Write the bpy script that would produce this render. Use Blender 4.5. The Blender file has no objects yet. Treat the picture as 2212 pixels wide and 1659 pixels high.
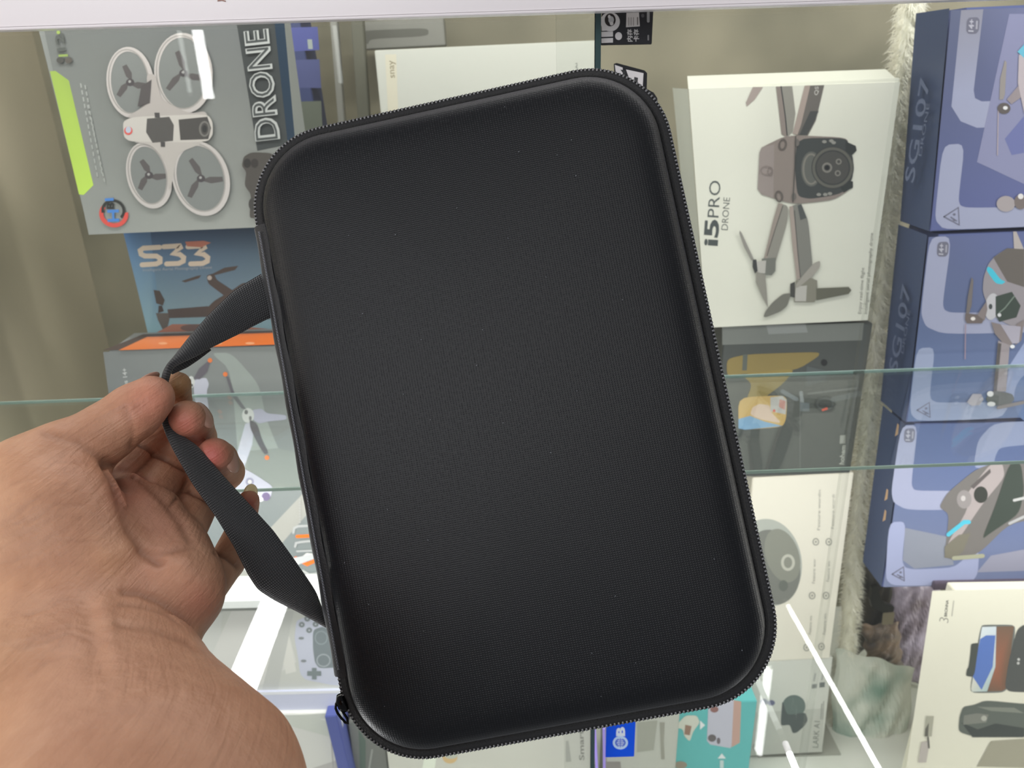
import bpy, bmesh, math, random
import numpy as np
from mathutils import Vector, Matrix
random.seed(4); rng = np.random.RandomState(4)
SC = bpy.context.scene
COL = SC.collection
# ------------------------------------------------------------------ camera
F = 1650.0; CX = 1106.0; CY = 829.5
CAMZ = 1.45; PITCH = math.radians(22.0); ROLL = math.radians(2.1)
C0 = Vector((0, 0, CAMZ))
FW = Vector((0, math.cos(PITCH), -math.sin(PITCH)))
_u = Vector((0, math.sin(PITCH), math.cos(PITCH))); _r = Vector((1, 0, 0))
RT = _r*math.cos(ROLL) - _u*math.sin(ROLL)
UP = _u*math.cos(ROLL) + _r*math.sin(ROLL)
cd = bpy.data.cameras.new('camera'); cam = bpy.data.objects.new('camera', cd); COL.objects.link(cam)
cd.sensor_width = 36; cd.sensor_fit = 'HORIZONTAL'; cd.lens = F/2212*36
cd.clip_start = 0.01; cd.clip_end = 50
M = Matrix((RT, UP, -FW)).transposed().to_4x4(); M.translation = C0
cam.matrix_world = M
cd.dof.use_dof = True; cd.dof.focus_distance = 0.315; cd.dof.aperture_fstop = cd.lens/1.25
SC.camera = cam
# ------------------------------------------------------------------ world, exposure, lights
SC.view_settings.view_transform = 'Standard'; SC.view_settings.look = 'None'
SC.view_settings.gamma = 1; SC.view_settings.exposure = 0.0
SC.view_settings.use_curve_mapping = False
W = bpy.data.worlds.new('shop_ambient'); SC.world = W; W.use_nodes = True
W.node_tree.nodes['Background'].inputs[0].default_value = (0.95, 0.98, 1.0, 1)
W.node_tree.nodes['Background'].inputs[1].default_value = 0.27

def area(name, loc, target, sx, sy, power, col=(1, 1, 1)):
    l = bpy.data.lights.new(name, 'AREA'); l.shape = 'RECTANGLE'; l.size = sx; l.size_y = sy
    l.energy = power; l.color = col
    o = bpy.data.objects.new(name, l); COL.objects.link(o); o.location = loc
    o.rotation_euler = (Vector(target)-Vector(loc)).to_track_quat('-Z', 'Y').to_euler()
    return o
area('ceiling_panel_light', (0.15, -1.5, 2.6), (0.0, 0.6, 1.0), 0.9, 0.9, 10, (1, 0.985, 0.96))
area('case_sheen_light', (-0.50, -0.78, 1.87), (-0.08, 0.3, 1.36), 0.8, 0.5, 5.8, (0.98, 0.985, 1.0))  # unseen source added behind the camera for sheen on the case
area('left_key_light', (-0.95, 0.02, 1.55), (-0.2, 0.28, 1.33), 0.45, 0.7, 3.0, (1, 0.92, 0.82))  # unseen warm key added at the left for hand and case
area('cabinet_light', (0.1, 0.53, 1.75), (0.1, 0.80, 1.0), 1.5, 0.05, 4.9, (1, 0.99, 0.96))
area('under_shelf_light', (0.1, 0.52, 1.12), (0.12, 0.72, 0.78), 1.3, 0.03, 1.8, (1, 0.99, 0.96))
area('left_corner_fill', (-0.66, 0.52, 1.15), (0.3, 0.85, 1.1), 0.04, 0.9, 2.0, (1, 0.98, 0.95))  # unseen fill added to brighten dark box sides facing left
area('right_corner_fill', (0.95, 0.50, 1.15), (-0.3, 0.95, 1.1), 0.04, 0.9, 4.2, (1, 0.98, 0.95))  # unseen fill added to brighten the left wall

# ------------------------------------------------------------------ helpers
def lin(c):
    return tuple(((v/255)/12.92 if v/255 <= 0.04045 else ((v/255+0.055)/1.055)**2.4) for v in c[:3])
def ray(x, y): return RT*((x-CX)/F) - UP*((y-CY)/F) + FW
def PD(x, y, d): return C0 + ray(x, y)*d                    # point at depth d along the view axis
class Plane:
    def __init__(s, p, n): s.p = Vector(p); s.n = Vector(n).normalized()
    def at(s, x, y):
        r = ray(x, y); return C0 + r*((s.p-C0).dot(s.n)/r.dot(s.n))
def YP(Y): return Plane((0, Y, 0), (0, -1, 0))
def ZP(z): return Plane((0, 0, z), (0, 0, 1))

def mat(name, base=(0.5, 0.5, 0.5), rough=0.5, metal=0, spec=0.5, **k):
    m = bpy.data.materials.new(name); m.use_nodes = True
    b = m.node_tree.nodes['Principled BSDF']
    b.inputs['Base Color'].default_value = (*base, 1); b.inputs['Roughness'].default_value = rough
    b.inputs['Metallic'].default_value = metal; b.inputs['Specular IOR Level'].default_value = spec
    for a, v in k.items(): b.inputs[a.replace('_', ' ')].default_value = v
    return m
def noise_col(m, c1, c2, scale, detail=4, coord='Object', lo=0.35, hi=0.65, stretch=None):
    nt = m.node_tree; b = nt.nodes['Principled BSDF']
    tc = nt.nodes.new('ShaderNodeTexCoord'); n = nt.nodes.new('ShaderNodeTexNoise')
    n.inputs['Scale'].default_value = scale; n.inputs['Detail'].default_value = detail
    r = nt.nodes.new('ShaderNodeValToRGB')
    r.color_ramp.elements[0].color = (*c1, 1); r.color_ramp.elements[1].color = (*c2, 1)
    r.color_ramp.elements[0].position = lo; r.color_ramp.elements[1].position = hi
    if stretch:
        mp = nt.nodes.new('ShaderNodeMapping'); mp.inputs['Scale'].default_value = stretch
        nt.links.new(tc.outputs[coord], mp.inputs[0]); nt.links.new(mp.outputs[0], n.inputs['Vector'])
    else: nt.links.new(tc.outputs[coord], n.inputs['Vector'])
    nt.links.new(n.outputs['Fac'], r.inputs[0]); nt.links.new(r.outputs[0], b.inputs['Base Color'])
    return m
def bump(m, kind='noise', scale=500, strength=0.3, dist=0.0005, coord='Object', stretch=(1, 1, 1)):
    nt = m.node_tree; b = nt.nodes['Principled BSDF']
    tc = nt.nodes.new('ShaderNodeTexCoord'); mp = nt.nodes.new('ShaderNodeMapping')
    mp.inputs['Scale'].default_value = stretch
    nt.links.new(tc.outputs[coord], mp.inputs[0])
    bp = nt.nodes.new('ShaderNodeBump'); bp.inputs['Strength'].default_value = strength
    bp.inputs['Distance'].default_value = dist
    if kind == 'noise':
        n = nt.nodes.new('ShaderNodeTexNoise'); n.inputs['Scale'].default_value = scale
        n.inputs['Detail'].default_value = 3; nt.links.new(mp.outputs[0], n.inputs['Vector']); out = n.outputs['Fac']
    elif kind == 'voronoi':
        n = nt.nodes.new('ShaderNodeTexVoronoi'); n.inputs['Scale'].default_value = scale
        nt.links.new(mp.outputs[0], n.inputs['Vector']); out = n.outputs['Distance']
    else:                                                   # 'weave': two crossed waves
        ws = []
        for ax in ('X', 'Y'):
            w = nt.nodes.new('ShaderNodeTexWave'); w.bands_direction = ax; w.inputs['Scale'].default_value = scale
            w.inputs['Distortion'].default_value = 0.4
            nt.links.new(mp.outputs[0], w.inputs['Vector']); ws.append(w)
        n = nt.nodes.new('ShaderNodeMath'); n.operation = 'MULTIPLY'
        nt.links.new(ws[0].outputs['Fac'], n.inputs[0]); nt.links.new(ws[1].outputs['Fac'], n.inputs[1]); out = n.outputs[0]
    nt.links.new(out, bp.inputs['Height'])
    if b.inputs['Normal'].is_linked: nt.links.new(b.inputs['Normal'].links[0].from_socket, bp.inputs['Normal'])
    nt.links.new(bp.outputs[0], b.inputs['Normal'])
    return m
def glass_mat(name, tint=(0.985, 0.99, 0.984), f0=0.04, rough=0.0):
    m = bpy.data.materials.new(name); m.use_nodes = True; nt = m.node_tree; nt.nodes.clear()
    o = nt.nodes.new('ShaderNodeOutputMaterial'); mx = nt.nodes.new('ShaderNodeMixShader')
    t = nt.nodes.new('ShaderNodeBsdfTransparent'); t.inputs[0].default_value = (*tint, 1)
    g = nt.nodes.new('ShaderNodeBsdfGlossy'); g.inputs['Roughness'].default_value = rough
    lw = nt.nodes.new('ShaderNodeLayerWeight'); lw.inputs[0].default_value = 0.5
    p = nt.nodes.new('ShaderNodeMath'); p.operation = 'POWER'; p.inputs[1].default_value = 5
    q = nt.nodes.new('ShaderNodeMath'); q.operation = 'MULTIPLY_ADD'; q.inputs[1].default_value = 0.9; q.inputs[2].default_value = f0
    nt.links.new(lw.outputs['Facing'], p.inputs[0]); nt.links.new(p.outputs[0], q.inputs[0])
    nt.links.new(q.outputs[0], mx.inputs[0]); nt.links.new(t.outputs[0], mx.inputs[1]); nt.links.new(g.outputs[0], mx.inputs[2])
    nt.links.new(mx.outputs[0], o.inputs[0]); return m
def emis(name, col, s):
    m = bpy.data.materials.new(name); m.use_nodes = True
    b = m.node_tree.nodes['Principled BSDF']
    b.inputs['Emission Color'].default_value = (*col, 1); b.inputs['Emission Strength'].default_value = s
    b.inputs['Base Color'].default_value = (0.8, 0.8, 0.8, 1); return m

def tag(o, label=None, cat=None, group=None, kind=None):
    if label: o['label'] = label
    if cat: o['category'] = cat
    if group: o['group'] = group
    if kind: o['kind'] = kind
    return o
def link_mesh(name, me, m, parent=None, origin=None, smooth=False):
    o = bpy.data.objects.new(name, me); COL.objects.link(o)
    if m is not None:
        for mm in (m if isinstance(m, (list, tuple)) else [m]): me.materials.append(mm)
    if parent is not None: o.parent = parent
    elif origin is not None: o.location = origin
    if smooth: me.polygons.foreach_set('use_smooth', [True]*len(me.polygons))
    return o
def mk(name, verts, faces, m, parent=None, origin=None, smooth=False):
    """verts are world coordinates; stored relative to the thing's origin"""
    if parent is not None: org = Vector(parent['_org'])
    else: org = Vector(origin) if origin is not None else Vector((0, 0, 0))
    me = bpy.data.meshes.new(name)
    me.from_pydata([tuple(Vector(v)-org) for v in verts], [], faces); me.update()
    o = link_mesh(name, me, m, parent, org, smooth)
    o['_org'] = tuple(org)
    return o
def empty(name, loc):
    o = bpy.data.objects.new(name, None); COL.objects.link(o); o.location = loc; o.empty_display_size = 0.02
    o['_org'] = tuple(loc); return o
def bevel_box(name, o0, u, v, w, m, parent=None, origin=None, bev=0.0008):
    """box spanned by three edge vectors from corner o0"""
    bm = bmesh.new(); vs = []
    for i in (0, 1):
        for j in (0, 1):
            for k in (0, 1): vs.append(bm.verts.new(o0 + u*i + v*j + w*k))
    for f in ((0, 1, 3, 2), (4, 6, 7, 5), (0, 4, 5, 1), (2, 3, 7, 6), (0, 2, 6, 4), (1, 5, 7, 3)):
        bm.faces.new([vs[i] for i in f])
    bmesh.ops.recalc_face_normals(bm, faces=bm.faces)
    if bev: bmesh.ops.bevel(bm, geom=list(bm.edges), offset=bev, segments=2, affect='EDGES', clamp_overlap=True)
    org = Vector(parent['_org']) if parent is not None else Vector(origin if origin is not None else (o0+u/2+w/2))
    for q in bm.verts: q.co -= org
    me = bpy.data.meshes.new(name); bm.to_mesh(me); bm.free()
    o = link_mesh(name, me, m, parent, org); o['_org'] = tuple(org); return o
def box_px(name, Y, TL, BL, BR, depth, m, label=None, cat='box', group=None, bev=0.0008, parent=None, plane=None):
    pl = plane or YP(Y)
    b = pl.at(*BL); u = pl.at(*BR)-b; t = pl.at(*TL)-b
    un = u.normalized(); h = t - un*t.dot(un)
    w = un.cross(h.normalized())*(-1)
    if w.y < 0: w = -w
    o = bevel_box(name, b, u, h, w*depth, m, parent=parent, bev=bev)
    if label: tag(o, label, cat, group)
    return o
# flat print: many coloured polygons on one plane, colour in a corner attribute
PRINT = bpy.data.materials.new('print_ink'); PRINT.use_nodes = True
_b = PRINT.node_tree.nodes['Principled BSDF']; _a = PRINT.node_tree.nodes.new('ShaderNodeVertexColor'); _a.layer_name = 'ink'
PRINT.node_tree.links.new(_a.outputs[0], _b.inputs['Base Color']); _b.inputs['Roughness'].default_value = 0.38
_b.inputs['Specular IOR Level'].default_value = 0.25
FONT_CACHE = {}
def glyphs(s, off):
    k = (s, off)
    if k in FONT_CACHE: return FONT_CACHE[k]
    cu = bpy.data.curves.new('t', 'FONT'); cu.body = s; cu.size = 1; cu.offset = off; cu.resolution_u = 3; cu.fill_mode = 'FRONT'
    ob = bpy.data.objects.new('t', cu); COL.objects.link(ob)
    dg = bpy.context.evaluated_depsgraph_get(); me = bpy.data.meshes.new_from_object(ob.evaluated_get(dg))
    vs = [(v.co.x, v.co.y) for v in me.vertices]; fs = [tuple(p.vertices) for p in me.polygons]
    bpy.data.objects.remove(ob); bpy.data.curves.remove(cu); bpy.data.meshes.remove(me)
    FONT_CACHE[k] = (vs, fs); return vs, fs
class Print:
    def __init__(s, plane, gain=1.0): s.pl = plane; s.v = []; s.f = []; s.c = []; s.z = 0.00012; s.g = gain
    def _pt(s, x, y): return s.pl.at(x, y) + s.pl.n*s.z
    def step(s): s.z += 0.000022
    def poly(s, pts, col):
        if len(pts) >= 7 and not isinstance(col[0], (tuple, list)):      # round off the corners of longer outlines
            q = []; N = len(pts)
            for i in range(N):
                (xa, ya), (xb, yb) = pts[i], pts[(i+1) % N]; q += [(xa+(xb-xa)*.16, ya+(yb-ya)*.16), (xa+(xb-xa)*.84, ya+(yb-ya)*.84)]
            pts = q; q = []; N = len(pts)
            for i in range(N):
                (xa, ya), (xb, yb) = pts[i], pts[(i+1) % N]; q += [(xa+(xb-xa)*.2, ya+(yb-ya)*.2), (xa+(xb-xa)*.8, ya+(yb-ya)*.8)]
            pts = q
        s.step(); b = len(s.v); s.v += [s._pt(*p) for p in pts]
        s.f.append(tuple(range(b, b+len(pts))))
        s.c.append([lin(c) for c in col] if isinstance(col[0], (tuple, list)) else [lin(col)]*len(pts)); return s
    def ell(s, cx, cy, rx, ry, col, rot=0, n=28, a0=0, a1=360):
        r = math.radians(rot); P = []
        full = abs(a1-a0) >= 360
        for i in range(n if full else n+1):
            a = math.radians(a0+(a1-a0)*i/n); x = rx*math.cos(a); y = ry*math.sin(a)
            P.append((cx+x*math.cos(r)-y*math.sin(r), cy+x*math.sin(r)+y*math.cos(r)))
        return s.poly(P, col)
    def ring(s, cx, cy, rx, ry, w, col, rot=0, n=36, a0=0, a1=360):
        s.step(); r = math.radians(rot)
        P = []
        for i in range(n+1):
            a = math.radians(a0+(a1-a0)*i/n)
            for k in (-.5, .5):
                x = (rx+w*k)*math.cos(a); y = (ry+w*k)*math.sin(a)
                P.append((cx+x*math.cos(r)-y*math.sin(r), cy+x*math.sin(r)+y*math.cos(r)))
        b = len(s.v); s.v += [s._pt(*p) for p in P]; c = lin(col)
        for i in range(n): s.f.append((b+2*i, b+2*i+1, b+2*i+3, b+2*i+2)); s.c.append([c]*4)
        return s
    def stroke(s, pts, w, col, cap=True):
        s.step(); c = lin(col); n = len(pts); dirs = []
        for i in range(n-1):
            dx, dy = pts[i+1][0]-pts[i][0], pts[i+1][1]-pts[i][1]; L = math.hypot(dx, dy) or 1; dirs.append((dx/L, dy/L))
        b = len(s.v)
        for i, (x, y) in enumerate(pts):
            d0 = dirs[max(i-1, 0)]; d1 = dirs[min(i, n-2)]; mx_, my_ = -(d0[1]+d1[1]), d0[0]+d1[0]; L = math.hypot(mx_, my_) or 1
            mx_, my_ = mx_/L, my_/L; k = min(1/max(abs(mx_*-d1[1]+my_*d1[0]), .5), 1.5)*w/2
            s.v += [s._pt(x+mx_*k, y+my_*k), s._pt(x-mx_*k, y-my_*k)]
        for i in range(n-1): s.f.append((b+2*i, b+2*i+2, b+2*i+3, b+2*i+1)); s.c.append([c]*4)
        if cap:
            for (x, y), (dx, dy) in ((pts[0], (-dirs[0][0], -dirs[0][1])), (pts[-1], dirs[-1])):
                b = len(s.v); a0 = math.atan2(dy, dx)-math.pi/2
                s.v += [s._pt(x+w/2*math.cos(a0+t*math.pi/6), y+w/2*math.sin(a0+t*math.pi/6)) for t in range(7)]
                s.f.append(tuple(range(b, b+7))); s.c.append([c]*7)
        return s
    def text(s, body, p0, p1, h, col, off=0.0):
        """baseline runs from p0 to p1 (pixels), cap height h pixels"""
        s.step(); vs, fs = glyphs(body, off); c = lin(col)
        xs = [v[0] for v in vs]; mn, mx_ = min(xs), max(xs); hh = max(v[1] for v in vs) or 1
        dx, dy = p1[0]-p0[0], p1[1]-p0[1]; L = math.hypot(dx, dy); ux, uy = dx/L, dy/L
        b = len(s.v)
        for (x, y) in vs:
            a = (x-mn)/(mx_-mn)*L; q = y/hh*h
            s.v.append(s._pt(p0[0]+ux*a+uy*q, p0[1]+uy*a-ux*q))
        for f in fs: s.f.append(tuple(b+i for i in f)); s.c.append([c]*len(f))
        return s
    def build(s, parent, name='printed_artwork', material=None):
        o = mk(name, s.v, s.f, material or PRINT, parent=parent)
        ca = o.data.color_attributes.new('ink', 'FLOAT_COLOR', 'CORNER')
        arr = [x for pc in s.c for c in pc for x in (min(1, c[0]*s.g), min(1, c[1]*s.g), min(1, c[2]*s.g), 1)]
        ca.data.foreach_set('color', arr)
        return o
def bez(p0, p1, p2, n=8):
    return [((1-t)**2*p0[0]+2*t*(1-t)*p1[0]+t*t*p2[0], (1-t)**2*p0[1]+2*t*(1-t)*p1[1]+t*t*p2[1]) for t in [i/n for i in range(n+1)]]

# ------------------------------------------------------------------ cabinet shell
YB = 0.98
FLOOR = 0.655
m_wall = mat('cabinet_wall', lin((150, 146, 124)), 0.55); noise_col(m_wall, lin((100, 98, 80)), lin((150, 144, 122)), 4.0, 3)  # noise clouds in the colour stand in for murky reflections
m_side = mat('cabinet_side', lin((176, 168, 144)), 0.5); noise_col(m_side, lin((176, 168, 144)), lin((200, 190, 166)), 2.5, 2)
m_floor = mat('cabinet_floor', lin((205, 210, 200)), 0.35); noise_col(m_floor, lin((186, 192, 180)), lin((214, 216, 208)), 7, 3)
m_white = mat('white_lacquer', lin((236, 230, 234)), 0.28)
m_glass = glass_mat('clear_glass'); m_shelf = glass_mat('shelf_glass', (0.97, 0.985, 0.975), 0.03)
m_edge = mat('glass_edge', lin((206, 236, 230)), 0.15, Coat_Weight=0.5)
m_edge_dark = mat('dark_glass_edge', lin((52, 74, 76)), 0.2)
corner = YP(YB).at(150, 400)
XL = corner.x; XR = 1.0
def slab(name, a, b, m, kind='structure', parent=None, bev=0):
    a = Vector(a); b = Vector(b)
    o = bevel_box(name, a, Vector((b.x-a.x, 0, 0)), Vector((0, 0, b.z-a.z)), Vector((0, b.y-a.y, 0)), m, parent=parent, bev=bev)
    if kind: o['kind'] = kind
    return o
slab('wall_back', (XL-.02, YB, FLOOR-.4), (XR, YB+.02, 2.1), m_wall)
slab('wall_left', (XL-.02, 0.47, FLOOR-.4), (XL, YB, 2.1), m_side)
slab('wall_right', (XR, 0.47, FLOOR-.4), (XR+.02, YB, 2.1), m_side)
slab('floor', (XL, 0.47, FLOOR-.02), (XR, YB, FLOOR), m_floor)
# top rail of the counter
pl = YP(0.425)
a = pl.at(-300, 75); b = pl.at(2500, -14)
rail = empty('trim_top', (a+b)/2); rail['kind'] = 'structure'
hv = Vector((0, 0, 0.11))
bevel_box('rail_face', a, b-a, hv, Vector((0, 0.016, 0)), m_white, parent=rail, bev=0.0015)
m_chip = mat('chipped_paint', lin((150, 110, 100)), 0.6)
bevel_box('rail_lip', a+Vector((0, -0.0012, 0)), b-a, Vector((0, 0, 0.0012)), Vector((0, 0.0012, 0)), m_white, parent=rail, bev=0.0003)
c1 = pl.at(470, 2)
mk('paint_chip', [c1+Vector((dx, -0.0003, dz)) for dx, dz in ((0, .0003), (.002, .0006), (.0042, -.0001), (.004, -.0006), (.002, 0), (0, -.0003))], [(0, 1, 2, 3, 4, 5)], m_chip, parent=rail)
# front panes
xe = YP(0.445).at(1286, 90).x
def pane(name, x0, x1, y, n):
    e = empty(name, ((x0+x1)/2, y, FLOOR-.3)); e['kind'] = 'structure'
    bevel_box('glass_sheet', Vector((x0, y, FLOOR-.3)), Vector((x1-x0, 0, 0)), Vector((0, 0, 1.2)), Vector((0, 0.004, 0)), m_glass, parent=e, bev=0)
    return e
p1 = pane('window_1', XL-.3, xe, 0.445, 1)
bevel_box('polished_edge', Vector((xe, .445, FLOOR-.3)), Vector((.0030, 0, 0)), Vector((0, 0, 1.2)), Vector((0, .004, 0)), m_edge_dark, parent=p1, bev=0)
xe2 = YP(0.455).at(1978, 60).x
p2 = pane('window_2', xe-.02, xe2, 0.455, 2)
p3 = pane('window_3', xe2-.01, XR, 0.445, 3)
# glass shelf with visible edges
z1 = YP(0.64).at(1106, 828).z
f1 = ZP(z1).at(1106, 1034)
sh = empty('glass_shelf', (0.1, 0.55, z1)); tag(sh, 'clear glass shelf behind the front panes with pale turquoise cut edges', 'shelf')
x0, x1 = XL+.002, XR-.002
bevel_box('glass_sheet', Vector((x0, f1.y, z1-.0027)), Vector((x1-x0, 0, 0)), Vector((0, 0, .0027)), Vector((0, .64-f1.y, 0)), m_shelf, parent=sh, bev=0)
bevel_box('back_edge', Vector((x0, .64, z1-.0027)), Vector((x1-x0, 0, 0)), Vector((0, 0, .0027)), Vector((0, .0008, 0)), m_edge, parent=sh, bev=0)
bevel_box('front_edge', Vector((x0, f1.y-.0008, z1-.0026)), Vector((x1-x0, 0, 0)), Vector((0, 0, .0022)), Vector((0, .0008, 0)), mat('green_glass_edge', lin((150, 172, 160)), .2), parent=sh, bev=0)

# ------------------------------------------------------------------ light tubes that the panes mirror
GY = 0.445
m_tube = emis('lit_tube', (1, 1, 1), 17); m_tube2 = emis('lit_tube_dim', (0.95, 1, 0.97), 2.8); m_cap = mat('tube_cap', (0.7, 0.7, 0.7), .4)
def tube_from_mirror(name, A, B, wpx, mt, label, dropA=None, Yv=None, over=0):
    if Yv is None:
        pl = ZP(CAMZ-dropA); a = pl.at(*A); b = pl.at(*B)
    else:
        a = YP(Yv).at(*A); b = YP(Yv).at(*B); b.x = a.x = (a.x+b.x)/2
    dist = (a-C0).dot(FW); w = wpx*dist/F
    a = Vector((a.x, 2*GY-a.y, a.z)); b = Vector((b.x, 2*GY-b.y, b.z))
    e = empty(name, (a+b)/2); tag(e, label, 'light', 'lit tubes around the counter that show as streaks in the glass')
    d = (b-a).normalized(); s = d.orthogonal().normalized(); t = d.cross(s)
    vs = []; fs = []; n = 12
    for k, P in enumerate((a, b)):
        for i in range(n):
            an = 2*math.pi*i/n; vs.append(P+s*math.cos(an)*w/2+t*math.sin(an)*w/2)
    for i in range(n): fs.append((i, (i+1) % n, n+(i+1) % n, n+i))
    fs.append(tuple(range(n))[::-1]); fs.append(tuple(range(n, 2*n)))
    mk('tube', vs, fs, mt, parent=e)
    for P, sg in ((a, -1), (b, 1)):
        vs = [P+d*sg*k+s*math.cos(2*math.pi*i/n)*w*.52+t*math.sin(2*math.pi*i/n)*w*.52 for k in (0, .01) for i in range(n)]
        mk('end_cap', vs, [(i, (i+1) % n, n+(i+1) % n, n+i) for i in range(n)]+[tuple(range(n)), tuple(range(n, 2*n))], m_cap, parent=e)
    return e
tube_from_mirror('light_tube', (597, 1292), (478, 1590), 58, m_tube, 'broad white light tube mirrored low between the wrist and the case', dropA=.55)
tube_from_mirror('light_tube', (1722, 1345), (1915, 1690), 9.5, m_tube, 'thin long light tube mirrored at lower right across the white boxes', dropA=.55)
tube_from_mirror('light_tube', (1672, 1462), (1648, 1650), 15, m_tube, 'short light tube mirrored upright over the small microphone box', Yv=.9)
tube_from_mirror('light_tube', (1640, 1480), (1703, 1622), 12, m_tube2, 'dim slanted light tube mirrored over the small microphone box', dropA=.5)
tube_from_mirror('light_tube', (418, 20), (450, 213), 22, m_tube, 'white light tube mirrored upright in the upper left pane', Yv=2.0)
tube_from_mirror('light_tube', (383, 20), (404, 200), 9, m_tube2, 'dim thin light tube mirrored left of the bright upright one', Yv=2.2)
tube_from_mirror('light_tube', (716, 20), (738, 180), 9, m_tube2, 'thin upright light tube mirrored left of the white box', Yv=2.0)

# ------------------------------------------------------------------ boxes, left stack
def card(name, col, rough=.42): return mat(name, lin(col), rough, spec=.3)
GAIN = 1.0
# grey whoop drone box
k_grey = card('grey_card', (140, 144, 141))
bx = box_px('drone_box', .66, (82, 8), (192, 507), (650, 487), .06, k_grey, 'grey drone box with a green slash and a white ring-guarded drone, top of left stack')
pr = Print(YP(.66))
G = pr
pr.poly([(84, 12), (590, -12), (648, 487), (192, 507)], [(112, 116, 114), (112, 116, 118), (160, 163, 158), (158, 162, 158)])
pr.poly([(508, 30), (606, 26), (636, 310), (556, 326)], (72, 76, 76))
pr.poly([(590, 22), (612, 22), (640, 330), (624, 330)], (44, 62, 80))
pr.poly([(108, 154), (120, 153), (149, 174), (202, 400), (181, 421), (171, 420)], [(160, 186, 90)]*3+[(196, 230, 100)]*3)
# tiny print lines beside the slash
for i, (xa, ya, xb, yb) in enumerate(((174, 178, 212, 385), (184, 182, 222, 378), (190, 225, 228, 395))):
    for t in range(14):
        u0 = t/14+.01; u1 = u0+.045
        pr.stroke([(xa+(xb-xa)*u0, ya+(yb-ya)*u0), (xa+(xb-xa)*u1, ya+(yb-ya)*u1)], 3, (172, 176, 172), cap=False)
# round logo
pr.ring(247, 462, 27, 24, 9, (224, 92, 84), rot=15, a0=-25, a1=205)
pr.ring(246, 454, 23, 21, 6, (58, 60, 58), rot=15, a0=150, a1=390)
pr.poly([(228, 428), (247, 427), (247, 433), (228, 434)], (84, 140, 214))
pr.text('B', (247, 451), (247, 437), 15, (52, 54, 54), .03)
pr.text('H', (258, 478), (257, 452), 24, (84, 140, 214), .03)
# DRONE outlined lettering
pr.text('DRONE', (604, 300), (578, 62), 52, (190, 194, 192), .035)
pr.text('DRONE', (602, 299), (577, 63), 48, (80, 84, 84), -.012)
# number block upper left
pr.text('12', (143, 110), (137, 72), 18, (92, 96, 92), .04)
pr.poly([(128, 118), (148, 117), (149, 122), (129, 123)], (150, 172, 96)); pr.ell(128, 70, 4, 4, (160, 184, 96))
pr.ell(132, 130, 8, 7, (84, 84, 80)); pr.ell(150, 130, 8, 7, (96, 92, 86))
# the printed drone: four ducted rings
def duct(cx, cy, rx, ry, rot):
    pr.ell(cx, cy, rx, ry, (134, 138, 136), rot)
    for a in (20, 140, 260):
        r = math.radians(a+rot); c, s = math.cos(r), math.sin(r)
        L = .82*min(rx, ry)
        pr.poly([(cx-s*4, cy+c*4), (cx+c*L*.5-s*9, cy+s*L*.5+c*9), (cx+c*L*1.05-s*3, cy+s*L*1.05+c*3), (cx+c*L*1.0+s*7, cy+s*L*1.0-c*7), (cx+c*L*.4+s*5, cy+s*L*.4-c*5)], (98, 94, 94))
    pr.ell(cx, cy, 9, 8, (84, 80, 82)); pr.ell(cx-1, cy-2, 3, 3, (170, 170, 168))
    pr.ring(cx, cy, rx, ry, 10, (202, 197, 194), rot); pr.ring(cx-3, cy-2, rx-3, ry-3, 3, (168, 164, 160), rot)
duct(283, 178, 46, 72, -6); duct(398, 158, 58, 82, -4); duct(324, 378, 43, 68, -14); duct(436, 385, 56, 77, -16)
pr.poly([(318, 160), (338, 160), (350, 215), (410, 245), (445, 240), (452, 252), (270, 256), (300, 238), (325, 222)], (186, 180, 176))
pr.poly([(280, 305), (452, 305), (385, 330), (372, 405), (366, 410), (362, 350), (330, 312)], (192, 187, 182))
pr.poly([(268, 262), (290, 252), (450, 246), (461, 262), (462, 290), (450, 307), (285, 306), (270, 296)], (206, 202, 196))
pr.poly([(320, 256), (368, 252), (378, 270), (376, 304), (332, 308), (318, 285)], (92, 90, 88))
pr.poly([(336, 243), (347, 243), (348, 254), (337, 254)], (84, 82, 82)); pr.poly([(349, 306), (359, 306), (359, 317), (350, 317)], (84, 82, 82))
pr.poly([(388, 258), (450, 252), (458, 276), (452, 300), (392, 302)], (84, 82, 80))
pr.ring(444, 278, 10, 15, 4, (124, 122, 118)); pr.ell(444, 278, 5, 8, (60, 60, 60)); pr.ell(280, 282, 9, 9, (224, 100, 92)); pr.ell(280, 280, 6, 7, (190, 200, 216))
pr.poly([(300, 230), (326, 222), (330, 172), (308, 186)], (92, 88, 88))
# folded drone below the lettering
pr.poly([(528, 338), (545, 328), (590, 330), (600, 352), (592, 400), (556, 470), (540, 470), (545, 420), (530, 400), (534, 370), (524, 358)], (86, 82, 78))
pr.ell(536, 352, 8, 10, (60, 58, 56)); pr.ell(552, 352, 8, 10, (66, 62, 60)); pr.ell(548, 440, 9, 14, (74, 72, 70))
pr.build(bx)

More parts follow.
